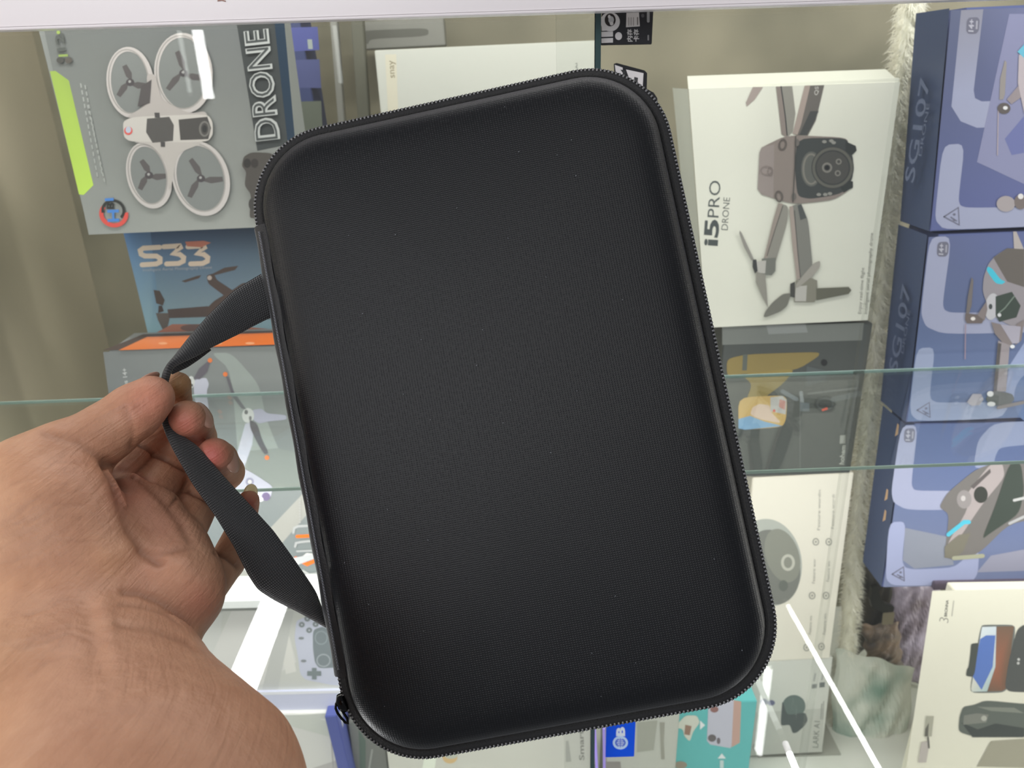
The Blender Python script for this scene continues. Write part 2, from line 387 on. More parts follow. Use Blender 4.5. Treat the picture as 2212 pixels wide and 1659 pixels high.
# added box standing in for the blue stack's reflection in the glass
bb = box_px('carton', .86, (604, -20), (640, 365), (700, 360), .05, card('mirrored_blue_card', (74, 82, 120)), 'slate blue stand-in for the blue boxes mirrored in the glass right of the grey drone box')
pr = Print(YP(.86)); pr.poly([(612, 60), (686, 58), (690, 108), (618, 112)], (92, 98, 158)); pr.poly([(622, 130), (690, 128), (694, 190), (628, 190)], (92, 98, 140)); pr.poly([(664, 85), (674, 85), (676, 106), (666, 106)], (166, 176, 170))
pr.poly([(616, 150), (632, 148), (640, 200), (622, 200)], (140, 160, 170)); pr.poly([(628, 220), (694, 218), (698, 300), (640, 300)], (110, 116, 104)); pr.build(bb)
post = box_px('mirrored_post', .84, (698, -30), (732, 290), (746, 290), .012, mat('grey_post', lin((150, 150, 142)), .35, metal=.3), 'thin grey upright bar standing in for a reflection in the glass beside the white box', 'post')  # bars added where the pane mirrors upright posts
box_px('mirrored_post', .84, (748, -30), (775, 290), (800, 290), .012, mat('dark_post', lin((98, 98, 84)), .5), 'wider dark upright bar standing in for a reflection right of the thin grey one', 'post')
# long grey tool pack lying at the top
tp = box_px('tool_pack', .90, (752, 48), (768, 108), (962, 98), .03, card('tool_card', (140, 140, 132)), 'grey flat pack with a dark knife shape, high above the white box', 'package')
pr = Print(YP(.90)); pr.poly([(776, 72), (790, 66), (925, 60), (926, 78), (800, 84), (794, 97), (786, 88)], (108, 108, 100)); pr.build(tp)
# white box behind the case
wb = box_px('box', .80, (824, 108), (840, 420), (1288, 400), .05, card('milk_card', (204, 206, 196)), 'plain white box standing behind the top of the black case')
pr = Print(YP(.80)); pr.poly([(832, 118), (856, 117), (860, 240), (838, 242)], (214, 210, 190)); pr.text('snay', (853, 168), (850, 130), 9, (150, 142, 118), .01)
pr.text('Ai', (1249, 150), (1247, 136), 5, (120, 124, 118)); pr.build(wb)
# S33 box
k33 = card('sky_card', (84, 122, 160))
b33 = box_px('drone_box', .72, (266, 500), (322, 726), (660, 712), .05, k33, 'sky blue drone box reading S33 under the grey drone box')
pr = Print(YP(.72))
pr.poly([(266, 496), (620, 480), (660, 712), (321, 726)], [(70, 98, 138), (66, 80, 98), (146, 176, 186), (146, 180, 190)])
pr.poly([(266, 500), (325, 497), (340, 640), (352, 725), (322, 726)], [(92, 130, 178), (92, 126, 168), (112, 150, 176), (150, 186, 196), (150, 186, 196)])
CR = (222, 210, 192)
pr.stroke([(345, 534), (310, 536), (303, 541), (305, 549), (313, 553), (338, 553), (346, 558), (346, 566), (338, 570), (307, 572)], 10.5, CR)
for dx in (0, 52):
    pr.stroke([(354+dx, 533), (388+dx, 531), (390+dx, 535), (374+dx, 548), (388+dx, 549), (397+dx, 556), (396+dx, 564), (386+dx, 569), (360+dx, 570)], 10.5, CR)
pr.poly([(400, 522), (440, 520), (456, 524), (436, 534), (404, 532)], (196, 130, 110))
pr.text('Intelligent Aerial Photography Drone', (309, 586), (458, 580), 6, (170, 178, 186), .0)
D = (92, 84, 80)
pr.poly([(392, 607), (425, 596), (435, 594), (430, 601), (400, 610)], D); pr.poly([(458, 592), (485, 578), (515, 574), (508, 583), (465, 594)], D)
pr.poly([(446, 595), (462, 590), (468, 604), (480, 612), (520, 638), (500, 650), (460, 620), (450, 612)], D); pr.ell(453, 600, 5, 5, (196, 192, 186))
pr.poly([(332, 626), (345, 628), (356, 648), (352, 660), (338, 655)], (84, 78, 74)); pr.poly([(343, 660), (350, 660), (354, 672), (342, 676)], (74, 68, 66))
pr.poly([(362, 668), (450, 661), (456, 684), (365, 687)], (90, 84, 82)); pr.poly([(337, 676), (364, 676), (366, 690), (358, 722), (350, 708), (342, 692)], (104, 100, 96))
pr.poly([(445, 668), (462, 650), (500, 628), (525, 610), (545, 612), (600, 640), (600, 690), (455, 694)], D)
pr.poly([(320, 727), (350, 712), (372, 700), (470, 700), (600, 712), (640, 714)], (176, 122, 104)); pr.ell(420, 708, 30, 8, (122, 100, 96))
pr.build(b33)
# open orange-topped box 'Ages 14+'
k14 = card('grey_card_two', (146, 150, 149))
P66 = YP(.66)
b14 = box_px('drone_box', .66, (223, 758), (361, 1286), (800, 1272), .052, k14, 'grey drone box with an orange top, white propeller arms and Ages 14+ print')
b14_org = b14
tz = P66.at(223, 758).z+.0004; tpl = ZP(tz)
pr = Print(tpl); pr.poly([(223, 757), (310, 722), (680, 712), (690, 742)], (92, 80, 76)); pr.poly([(256, 757), (318, 728), (690, 716), (690, 741)], [(226, 128, 72), (232, 140, 90), (226, 112, 36), (226, 112, 36)])
for x in (352, 540, 470): pr.ell(x, 742, 10, 2.5, (240, 168, 120))
pr.build(b14, 'orange_top')
pr = Print(P66)
pr.poly([(223, 760), (700, 744), (770, 1270), (292, 1288)], [(132, 136, 136), (146, 150, 148), (128, 136, 136), (120, 130, 134)])
pr.poly([(455, 762), (500, 762), (560, 830), (575, 905), (610, 990), (640, 985), (690, 1000), (690, 1030), (610, 1055), (520, 1060), (500, 800)], (158, 166, 162))
pr.poly([(520, 975), (600, 968), (650, 980), (650, 1050), (500, 1058)], (142, 148, 144))
pr.poly([(500, 1290), (560, 1230), (690, 1080), (660, 1060), (480, 1250)], (164, 164, 158))
pr.text('Ages 14+', (278, 850), (273, 795), 9, (204, 206, 206), .02)
WA = (196, 198, 212)
pr.poly([(418, 820), (446, 815), (452, 830), (446, 846), (460, 950), (448, 1010), (435, 1000), (430, 900), (420, 860)], WA)
pr.poly([(505, 1005), (530, 915), (550, 910), (545, 960), (512, 1055), (495, 1060)], WA)
pr.poly([(545, 885), (565, 882), (577, 893), (618, 896), (620, 906), (578, 910), (560, 915), (545, 905)], (180, 180, 200))
pr.ell(536, 897, 13, 16, (214, 216, 214)); pr.ell(532, 890, 4, 5, (110, 110, 110)); pr.ell(541, 903, 3, 5, (120, 120, 120))
pr.ell(413, 825, 8, 13, (212, 214, 212)); pr.ell(411, 822, 2.5, 4, (90, 90, 90)); pr.ell(415, 832, 2.5, 3, (100, 100, 100))
pr.poly([(418, 818), (430, 796), (448, 781), (455, 780), (448, 803), (432, 819)], (108, 104, 112))
pr.poly([(488, 812), (494, 813), (505, 845), (532, 884), (522, 882), (502, 856)], (110, 108, 114))
pr.poly([(539, 905), (556, 915), (566, 950), (581, 978), (572, 982), (558, 960), (541, 925)], (100, 98, 102))
for x, y in ((454, 778), (487, 808), (577, 988)): pr.ell(x, y, 5, 5, (236, 132, 76))
pr.poly([(500, 1010), (530, 1012), (560, 1030), (590, 1050), (585, 1075), (560, 1085), (510, 1060)], (190, 190, 205)); pr.ell(540, 1040, 9, 9, (150, 148, 170)); pr.ell(540, 1040, 4, 4, (226, 226, 214))
pr.ell(575, 1072, 9, 9, (120, 108, 140)); pr.ell(564, 1078, 5, 5, (228, 228, 228))
OR = (240, 118, 40)
pr.stroke([(642, 1158), (690, 1156)], 7, OR, cap=True); pr.stroke([(639, 1205), (664, 1218), (690, 1206)], 8, OR)
pr.stroke([(634, 1150), (636, 1140), (644, 1136), (690, 1134)], 5, (176, 178, 178)); pr.stroke([(638, 1180), (640, 1172), (650, 1170), (690, 1166)], 5, (176, 178, 178)); pr.stroke([(642, 1190), (690, 1188)], 4, (176, 178, 178))
pr.stroke([(655, 1204), (664, 1197), (680, 1199)], 7, (220, 220, 214)); pr.stroke([(664, 1247), (690, 1240)], 5, OR); pr.stroke([(655, 1232), (668, 1240), (690, 1238)], 5, (186, 188, 186))
for t in range(9): pr.stroke([(647, 1078+t*6), (650, 1080+t*6)], 3, (172, 172, 170), cap=False)
pr.poly([(520, 1225), (560, 1228), (600, 1210), (680, 1195), (690, 1202), (560, 1250)], (196, 198, 200))
pr.build(b14)

# lower left white boxes
m_strip = card('white_card', (222, 224, 222))
box_px('shelf_board', .62, (180, 1306), (184, 1324), (735, 1309), .05, mat('pale_board', lin((214, 218, 216)), .3), 'thin pale board edge below the grey drone box', 'shelf')
kc = card('controller_card', (214, 216, 212))
bc = box_px('controller_box', .64, (240, 1328), (262, 1498), (800, 1486), .05, kc, 'white box printed with a pale game controller under the grey drone box')
pr = Print(YP(.64))
pr.poly([(480, 1320), (735, 1312), (750, 1490), (470, 1500)], (210, 212, 206))
pr.poly([(455, 1420), (500, 1320), (610, 1318), (640, 1430), (540, 1495), (460, 1495)], (222, 222, 218))
pr.poly([(590, 1345), (618, 1340), (640, 1450), (618, 1456)], (228, 228, 222)); pr.poly([(566, 1490), (608, 1320), (635, 1320), (600, 1492)], (202, 204, 200))
CT = (206, 210, 226)
pr.poly([(640, 1342), (650, 1336), (692, 1322), (730, 1330), (760, 1480), (720, 1480), (690, 1474), (660, 1468), (648, 1455), (644, 1420), (636, 1380)], CT)
pr.poly([(676, 1360), (700, 1352), (730, 1380), (745, 1440), (690, 1444), (680, 1430), (676, 1400)], (136, 146, 150))
for x, y in ((652, 1349), (668, 1361), (664, 1336), (682, 1348)): pr.ell(x, y, 6.5, 6, (138, 146, 148)); pr.ell(x, y, 2, 2, (200, 204, 214))
pr.ring(694, 1377, 13, 14, 2.5, (160, 170, 176)); pr.ring(699, 1426, 14, 13, 3, (176, 184, 190)); pr.ell(651, 1378, 6, 3, (146, 152, 156)); pr.ell(656, 1427, 6, 3, (146, 152, 156))
pr.poly([(674, 1442), (684, 1442), (684, 1467), (674, 1467)], (134, 144, 146)); pr.poly([(664, 1449), (694, 1449), (694, 1459), (664, 1459)], (134, 144, 146))
pr.build(bc)
bm_ = box_px('shelf_board', .635, (236, 1506), (240, 1548), (742, 1536), .05, mat('lavender_board', lin((206, 210, 232)), .3), 'pale lavender board edge under the game controller box', 'shelf')
pr = Print(YP(.635)); pr.poly([(236, 1503), (742, 1491), (742, 1497), (236, 1509)], (232, 234, 240)); pr.poly([(236, 1542), (742, 1530), (742, 1535), (236, 1547)], (232, 234, 240)); pr.build(bm_, 'pale_lines')
bw = box_px('box', .63, (300, 1548), (310, 1760), (760, 1752), .05, card('geometric_card', (220, 220, 216)), 'white box with grey geometric wedges at the bottom beside the forearm')
pr = Print(YP(.63)); pr.poly([(600, 1545), (740, 1540), (742, 1600), (605, 1562)], (208, 212, 204)); pr.poly([(690, 1553), (740, 1551), (742, 1568)], (228, 230, 224)); pr.poly([(676, 1659), (748, 1635), (752, 1700), (640, 1700)], (194, 192, 190))
pr.poly([(585, 1545), (605, 1542), (610, 1620), (580, 1600)], (232, 234, 232)); pr.text('GS', (596, 1580), (592, 1556), 13, (130, 138, 134), .02)
pr.stroke([(716, 1605), (720, 1659)], 2, (180, 178, 176)); pr.stroke([(724, 1612), (727, 1659)], 2, (180, 178, 176)); pr.build(bw)
box_px('carton', .62, (738, 1545), (752, 1752), (776, 1750), .05, card('cobalt_card', (84, 94, 160)), 'narrow blue box edge below the lower left corner of the case')
bk = box_px('box', .64, (768, 1560), (778, 1752), (848, 1750), .05, card('smoke_card', (126, 128, 122)), 'narrow smoke grey box right of the blue box edge')
pr = Print(YP(.64)); pr.stroke([(804, 1620), (794, 1680)], 4, (166, 168, 160)); pr.poly([(775, 1575), (790, 1600), (790, 1680), (778, 1680)], (100, 116, 104)); pr.build(bk)
bs = box_px('box', .63, (842, 1580), (850, 1752), (1278, 1740), .05, card('cream_card', (208, 208, 198)), 'cream box with faint grey lettering along the bottom under the case')
pr = Print(YP(.63)); pr.text('Smart', (1262, 1642), (1260, 1576), 11, (146, 146, 138), .02); pr.poly([(1222, 1600), (1228, 1600), (1234, 1645), (1222, 1646)], (178, 178, 170))
pr.ell(972, 1636, 16, 13, (214, 184, 134)); pr.ell(974, 1630, 15, 9, (190, 194, 180)); pr.poly([(918, 1630), (944, 1628), (936, 1680), (908, 1680)], (232, 238, 222))
pr.build(bs)
# violet lit stick and blue tag
def violet(col, s_):
    m = emis('violet_glow', col, s_); m.node_tree.nodes['Principled BSDF'].inputs['Base Color'].default_value = (.32, .24, .62, 1); return m
st = empty('led_stick', YP(.60).at(1286, 1640)); tag(st, 'slim violet light stick left of the bright blue tag', 'light')
for i, (xa, xb, col, s) in enumerate(((1282, 1290, (0.42, 0.30, 1.0), .35), (1302, 1304, (.38, .3, .85), .2))):
    a = YP(.60).at(xa, 1575); b = YP(.60).at(xb, 1720)
    bevel_box('glowing_tube', a, b-a, Vector((.0026, 0, 0)), Vector((0, .003, 0)), violet(col, s), parent=st, bev=.0005)
bt = box_px('tag', .4537, (1307, 1560), (1308, 1637), (1370, 1635), .0015, card('vivid_blue', (0, 84, 236), .35), 'bright blue tag with a white globe emblem and letter B below the case', 'tag', bev=.0004)
pr = Print(YP(.4537), 1.0)
pr.text('B', (1349, 1590), (1349, 1570), 18, (226, 236, 250), .05); pr.ring(1340, 1604, 14, 12, 5, (196, 222, 255)); pr.ell(1340, 1604, 11, 9.5, (92, 120, 220))
for k in (-2, -1, 0, 1, 2): pr.stroke([(1340-8+abs(k)*2, 1604+k*4), (1340+8-abs(k)*2, 1604+k*4)], 2.2, (206, 220, 250), cap=False)
pr.stroke([(1340, 1594), (1340, 1614)], 1.6, (92, 120, 220), cap=False)
pr.build(bt)
bg = box_px('box', .62, (1300, 1530), (1306, 1752), (1452, 1748), .05, card('sage_card', (182, 184, 174)), 'sage grey box behind the bright blue tag')
pr = Print(YP(.62)); pr.poly([(1376, 1560), (1420, 1556), (1412, 1620), (1376, 1625)], (158, 160, 148)); pr.poly([(1425, 1560), (1436, 1560), (1434, 1600), (1436, 1640), (1428, 1640)], (150, 150, 138)); pr.poly([(1306, 1645), (1340, 1645), (1344, 1680), (1306, 1680)], (140, 136, 130)); pr.build(bg)
# teal box
bt2 = box_px('box', .66, (1440, 1520), (1444, 1745), (1608, 1740), .05, card('teal_card', (96, 182, 182)), 'teal box with a pale grey device and white arrows at bottom right of the case')
pr = Print(YP(.66)); pr.poly([(1444, 1535), (1458, 1535), (1458, 1700), (1444, 1700)], (72, 150, 152))
pr.poly([(1530, 1520), (1585, 1510), (1584, 1600), (1578, 1616), (1534, 1608), (1527, 1600)], (190, 190, 204)); pr.poly([(1585, 1512), (1601, 1515), (1598, 1604), (1580, 1614)], (192, 158, 146))
pr.ell(1543, 1532, 9, 7, (140, 100, 96)); pr.ell(1538, 1594, 9, 8, (104, 98, 100)); pr.ell(1552, 1600, 4, 7, (110, 104, 110))
pr.poly([(1458, 1570), (1480, 1545), (1505, 1545), (1512, 1560), (1497, 1580), (1490, 1602), (1478, 1590), (1475, 1575)], (206, 208, 196)); pr.poly([(1480, 1565), (1494, 1568), (1490, 1588), (1478, 1586)], (150, 120, 104))
pr.poly([(1512, 1556), (1523, 1566), (1512, 1576)], (226, 230, 232)); pr.poly([(1550, 1638), (1559, 1627), (1568, 1638)], (226, 230, 232)); pr.poly([(1555, 1642), (1563, 1642), (1563, 1659), (1555, 1659)], (196, 214, 214))
pr.ell(1470, 1652, 14, 8, (150, 140, 124)); pr.build(bt2)
# LARK A1 microphone box
bl = box_px('microphone_box', .70, (1618, 1432), (1612, 1634), (1776, 1624), .05, card('mic_card', (206, 208, 200)), 'small white microphone box with dark windscreen picture reading LARK A1')
pr = Print(YP(.70)); pr.poly([(1614, 1540), (1780, 1530), (1776, 1624), (1612, 1632)], (190, 192, 184))
DK = (84, 92, 92)
pr.ell(1715, 1525, 25, 24, (104, 118, 114)); pr.poly([(1690, 1512), (1700, 1545), (1740, 1538), (1745, 1555), (1738, 1568), (1722, 1582), (1712, 1584), (1706, 1565), (1686, 1568), (1688, 1535)], DK)
pr.ell(1650, 1516, 9, 7, (110, 116, 130)); pr.ell(1666, 1518, 8, 6, (110, 114, 140))
pr.text('LARK A1', (1767, 1615), (1771, 1558), 12, (118, 122, 116), .0); pr.stroke([(1773, 1553), (1775, 1520)], 2, (150, 152, 146)); pr.stroke([(1777, 1553), (1779, 1515)], 2, (160, 160, 154))
pr.poly([(1754, 1478), (1765, 1477), (1764, 1486), (1753, 1487)], (132, 136, 134)); pr.poly([(1770, 1474), (1782, 1473), (1781, 1484), (1770, 1485)], (112, 118, 116))
pr.stroke([(1758, 1470), (1761, 1455)], 3, (168, 170, 166)); pr.stroke([(1775, 1468), (1778, 1452)], 3, (168, 170, 166)); pr.ring(1632, 1613, 5, 6, 2, (136, 136, 130)); pr.stroke([(1634, 1600), (1637, 1570)], 3, (160, 160, 154), cap=False)
pr.build(bl)
box_px('plinth', .70, (1600, 1640), (1600, 1745), (1802, 1735), .09, card('plinth_grey', (160, 162, 152)), 'plain grey riser under the small microphone box', 'riser')
# white feature box
bf = box_px('box', .70, (1600, 1034), (1596, 1432), (1792, 1422), .055, card('ivory_card', (226, 222, 208)), 'ivory box with small feature icons between the dark box and microphone box')
pr = Print(YP(.70)); pr.ell(1660, 1215, 72, 95, (176, 180, 172), -8, 36)
pr.ell(1668, 1225, 60, 82, (124, 126, 120), -12, 36); pr.ell(1690, 1200, 36, 60, (140, 142, 132), -18); pr.ring(1702, 1215, 12, 15, 6, (190, 190, 178)); pr.ell(1692, 1265, 10, 12, (108, 112, 106))
GI = (158, 158, 150)
for (x, y0, y1) in ((1768, 1145, 1058), (1798, 1142, 1068), (1757, 1260, 1207), (1788, 1256, 1212), (1749, 1370, 1330), (1780, 1370, 1325)):
    pr.text('Feature wording'[: 6+(y0-y1)//10], (x+3, y0), (x+5, y1), 6, GI)
for (x, y) in ((1762, 1170), (1790, 1170), (1754, 1286), (1784, 1286), (1742, 1398), (1774, 1396)): pr.ring(x, y, 6, 7, 2.2, GI); pr.ell(x, y, 2, 2.4, GI)
pr.build(bf)
box_px('spacer', .703, (1600, 1424), (1600, 1436), (1790, 1427), .04, card('dark_spacer', (84, 96, 100)), 'thin dark slab between the ivory box and microphone box', 'spacer')
# dark gimbal box
bh = box_px('gimbal_box', .70, (1560, 709), (1540, 1032), (1836, 1022), .055, card('charcoal_card', (74, 78, 76)), 'charcoal gimbal box with a yellow and blue phone photo under the white drone box')
pr = Print(YP(.70))
pr.poly([(1560, 706), (1866, 697), (1862, 735), (1560, 745)], (118, 122, 118)); pr.poly([(1655, 703), (1740, 700), (1745, 718), (1660, 722)], (140, 144, 142))
pr.poly([(1570, 775), (1615, 765), (1770, 760), (1768, 770), (1720, 800), (1600, 808), (1570, 812)], (138, 122, 74)); pr.poly([(1600, 808), (1720, 795), (1690, 830), (1660, 852), (1640, 870), (1610, 868), (1625, 830)], (146, 128, 72))
pr.poly([(1605, 765), (1615, 765), (1613, 800), (1603, 800)], (90, 96, 90))
pr.poly([(1595, 858), (1690, 854), (1700, 862), (1698, 905), (1690, 922), (1610, 928), (1595, 925)], (200, 168, 104))
pr.poly([(1620, 895), (1625, 880), (1640, 872), (1662, 875), (1665, 890), (1690, 915), (1640, 905)], (214, 190, 172)); pr.poly([(1595, 905), (1620, 898), (1650, 910), (1690, 920), (1610, 928), (1595, 925)], (126, 166, 200))
pr.poly([(1664, 858), (1690, 855), (1699, 864), (1697, 895), (1664, 888)], (190, 188, 184)); pr.poly([(1684, 862), (1697, 866), (1695, 886), (1682, 878)], (196, 146, 136)); pr.ell(1672, 887, 3, 3, (214, 96, 80))
pr.stroke([(1690, 845), (1720, 862)], 9, (116, 124, 128)); pr.stroke([(1728, 850), (1728, 1010)], 1.5, (112, 116, 114)); pr.stroke([(1730, 848), (1733, 872)], 8, (140, 146, 148)); pr.poly([(1727, 868), (1748, 870), (1748, 888), (1728, 888)], (104, 112, 116))
pr.ell(1782, 872, 24, 18, (52, 56, 56)); pr.ring(1782, 872, 17, 12, 3, (76, 82, 82)); pr.poly([(1742, 790), (1786, 800), (1784, 822), (1740, 834)], (86, 92, 92)); pr.stroke([(1745, 850), (1850, 838)], 4, (110, 114, 112)); pr.stroke([(1800, 862), (1856, 850)], 12, (98, 104, 104))
pr.ell(1780, 783, 7, 7, (34, 36, 38)); pr.poly([(1774, 884), (1786, 879), (1788, 884), (1776, 888)], (214, 84, 60))
pr.text('hohem', (1822, 1003), (1826, 962), 10, (190, 192, 184), .03); pr.poly([(1813, 958), (1825, 957), (1826, 939), (1814, 940)], (150, 152, 146))
pr.build(bh)
# i5PRO box
P5 = YP(.70)
k5 = card('warm_white_card', (228, 229, 216))
b5 = box_px('drone_box', .70, (1488, 190), (1536, 704), (1874, 688), .062, k5, 'large white drone box reading i5PRO with a grey folding drone picture')
# front face is wider than the body rectangle is tall: lid panel in front, slightly proud
o_ = P5
lid = [P5.at(*p)+Vector((0, -.0012, 0)) for p in ((1487, 192), (1943, 177), (1873, 691), (1525, 707))]
lidb = [p+Vector((0, .0012, 0)) for p in lid]
mk('front_panel', lid+lidb, [(0, 1, 2, 3), (7, 6, 5, 4), (0, 4, 5, 1), (1, 5, 6, 2), (2, 6, 7, 3), (3, 7, 4, 0)], k5, parent=b5)
fl = [lid[0]+Vector((0, .001, 0)), lid[1]+Vector((0, .001, 0)), YP(.715).at(1914, 150), YP(.715).at(1485, 165)]
fl2 = [p+Vector((0, .0012, .0003)) for p in fl]
mk('lid_flap', fl+fl2, [(0, 1, 2, 3), (7, 6, 5, 4), (0, 4, 5, 1), (1, 5, 6, 2), (2, 6, 7, 3), (3, 7, 4, 0)], card('flap_card', (212, 213, 198)), parent=b5)
sd = [lid[0]+Vector((-.0002, .002, 0)), YP(.765).at(1453, 190), YP(.765).at(1500, 690), lid[3]+Vector((-.0002, .002, 0))]
mk('side_panel', sd, [(0, 1, 2, 3)], card('side_card', (214, 218, 208)), parent=b5)
pr = Print(Plane((0, .6988, 0), (0, -1, 0)))
INK = (92, 98, 98); GR = (146, 136, 130); GD = (104, 106, 102); GM = (150, 148, 140)
pr.text('i5', (1549, 532), (1553, 475), 30, (84, 90, 90), .03); pr.text('PRO', (1552, 470), (1557, 391), 24, INK, -.005); pr.text('DRONE', (1572, 497), (1577, 427), 14, INK, -.012)
pr.text('Enjoy real-time flight', (1860, 678), (1867, 578), 7, (150, 150, 142)); pr.text('Intelligent aerial photography drone', (1873, 678), (1886, 503), 7, (150, 150, 142))
pr.text('PP', (1683, 166), (1706, 165), 5, (120, 120, 110)) if False else None
# upper left blade and upper arms (run off the panel edge)
pr.poly([(1626, 188), (1648, 188), (1630, 215), (1613, 230), (1611, 222)], (168, 156, 150))
pr.poly([(1676, 187), (1711, 186), (1718, 245), (1712, 285), (1700, 297), (1688, 290)], GM); pr.poly([(1676, 187), (1686, 187), (1698, 262), (1700, 297), (1688, 290)], GR); pr.stroke([(1687, 187), (1696, 250), (1700, 292)], 2.5, (70, 72, 72))
pr.poly([(1738, 185), (1780, 184), (1762, 260), (1745, 292), (1720, 292), (1714, 285)], (112, 108, 104)); pr.poly([(1738, 185), (1750, 185), (1730, 270), (1722, 292), (1712, 288)], (172, 158, 150)); pr.poly([(1750, 240), (1768, 240), (1755, 270), (1742, 292), (1726, 292)], (80, 82, 82))
pr.text('QS', (1766, 206), (1768, 187), 8, (190, 188, 182), .02)
# body
pr.poly([(1640, 330), (1645, 318), (1690, 296), (1720, 292), (1830, 297), (1833, 320), (1840, 360), (1836, 410), (1800, 432), (1730, 440), (1700, 438), (1645, 420), (1636, 408)], GR)
pr.poly([(1640, 330), (1645, 318), (1672, 312), (1670, 428), (1645, 420), (1636, 408)], (156, 146, 142))
pr.poly([(1722, 298), (1828, 298), (1836, 320), (1843, 345), (1842, 385), (1820, 418), (1750, 430), (1722, 424), (1716, 360)], (74, 78, 78))
pr.poly([(1826, 305), (1848, 315), (1850, 325), (1840, 335), (1826, 328)], (62, 66, 66)); pr.poly([(1826, 388), (1842, 392), (1842, 405), (1822, 416), (1815, 405)], (62, 66, 66))
pr.ell(1752, 365, 22, 38, (104, 106, 102)); pr.ring(1752, 365, 17, 32, 4, (134, 132, 124)); pr.ell(1798, 362, 46, 46, (70, 72, 72)); pr.ring(1798, 362, 41, 41, 6, (104, 104, 98)); pr.ell(1798, 362, 35, 35, (84, 84, 82)); pr.ring(1786, 362, 9, 9, 4, (134, 132, 126)); pr.ell(1786, 362, 5, 5, (46, 48, 50)); pr.ring(1811, 349, 5, 5, 3, (134, 132, 126)); pr.ring(1809, 374, 5, 5, 3, (134, 132, 126))
for x, y in ((1780, 306), (1795, 304), (1800, 308), (1768, 420), (1782, 420), (1792, 418)): pr.ell(x, y, 5, 3.5, (150, 150, 144))
pr.ring(1690, 312, 7, 11, 3.5, (104, 98, 94), 12); pr.ring(1682, 424, 7, 11, 3.5, (104, 98, 94), -8); pr.ell(1721, 308, 5, 8, (116, 112, 108)); pr.ell(1714, 424, 5, 8, (116, 112, 108))
pr.ring(1655, 368, 12, 9, 1.5, (134, 124, 120)); pr.ring(1663, 370, 5, 9, 1.5, (128, 118, 114)); pr.stroke([(1718, 294), (1716, 360), (1712, 436)], 2, (80, 80, 78))
# lower arms
pr.poly([(1680, 438), (1702, 444), (1700, 480), (1676, 560), (1668, 590), (1648, 560), (1652, 550), (1672, 470)], GM); pr.poly([(1680, 438), (1690, 440), (1678, 480), (1656, 560), (1650, 556), (1668, 480)], (160, 150, 142)); pr.stroke([(1690, 445), (1672, 500), (1656, 552)], 2, (100, 98, 94))
pr.poly([(1704, 446), (1728, 438), (1736, 460), (1745, 475), (1757, 600), (1720, 605), (1712, 520)], (134, 134, 128)); pr.poly([(1704, 446), (1712, 444), (1722, 540), (1728, 600), (1720, 605), (1710, 520)], (170, 158, 150)); pr.stroke([(1715, 455), (1722, 540), (1728, 598)], 2, (92, 92, 90)); pr.poly([(1722, 444), (1730, 440), (1742, 470), (1728, 475)], (88, 92, 92))
# motors, blades
pr.poly([(1645, 558), (1675, 556), (1674, 585), (1666, 594), (1640, 592)], (122, 124, 118)); pr.poly([(1630, 564), (1654, 562), (1652, 590), (1636, 588)], (190, 188, 182)); pr.poly([(1625, 560), (1633, 560), (1636, 585), (1630, 590), (1625, 576)], (70, 72, 72))
pr.poly([(1597, 497), (1601, 502), (1628, 560), (1622, 562), (1606, 532), (1596, 503)], (150, 148, 142)); pr.poly([(1633, 586), (1652, 592), (1655, 625), (1658, 664), (1648, 645), (1632, 608)], (150, 148, 140))
pr.poly([(1718, 605), (1752, 600), (1764, 605), (1766, 640), (1758, 652), (1714, 652)], (140, 138, 126)); pr.poly([(1718, 618), (1742, 616), (1740, 650), (1716, 650)], (192, 190, 184)); pr.poly([(1706, 612), (1716, 608), (1716, 642), (1706, 640)], (80, 80, 78))
pr.poly([(1762, 622), (1832, 619), (1838, 626), (1832, 634), (1762, 648)], (108, 108, 96)); pr.poly([(1770, 562), (1771, 575), (1755, 595), (1722, 622), (1715, 618), (1735, 592), (1756, 568)], (168, 164, 156))
pr.poly([(1708, 632), (1700, 660), (1685, 672), (1655, 684), (1648, 684), (1652, 672), (1668, 652), (1690, 634)], (124, 124, 116))
pr.build(b5)
# black-white memory card stickers
def sticker(TL, BL, BR, label, Y=.457):
    return box_px('sticker', Y, TL, BL, BR, .0008, card('sticker_black', (44, 44, 48), .35), label, 'sticker', bev=.0003)
s1 = sticker((1297, 12), (1298, 98), (1408, 96), 'black sticker with white memory card symbols just under the white rail', .4537)
WS = (226, 222, 224)
pr = Print(YP(.4537)); pr.ell(1318, 47, 21, 21, WS); pr.poly([(1299, 46), (1318, 66), (1300, 67)], WS); pr.ell(1318, 43, 12, 14, (52, 46, 46)); pr.ell(1320, 43, 6, 8, (196, 196, 200)); pr.ell(1316, 36, 3, 4, WS); pr.ell(1321, 51, 4, 4, WS)
pr.poly([(1299, 69), (1324, 68), (1324, 79), (1299, 80)], WS); pr.poly([(1299, 83), (1324, 82), (1324, 92), (1299, 93)], WS); pr.ell(1336, 78, 7.5, 8.5, WS)
pr.poly([(1353, 28), (1380, 27), (1382, 57), (1352, 59)], (206, 202, 202))
for k in range(3): pr.stroke([(1358+k*5, 38), (1358+k*5, 55)], 1.5, (140, 134, 132)); 
pr.stroke([(1377, 38), (1377, 53)], 2.5, (120, 114, 112))
pr.text('内存', (1365, 90), (1365, 63), 11, (206, 204, 204), .02); pr.text('卡存', (1379, 90), (1379, 63), 11, (206, 204, 204), .02)
pr.stroke([(1400, 28), (1400, 46)], 6, (150, 150, 152)); pr.stroke([(1400, 77), (1400, 86)], 3.5, (130, 128, 130)); pr.ell(1388, 34, 3.5, 4, (90, 90, 94)); pr.build(s1)
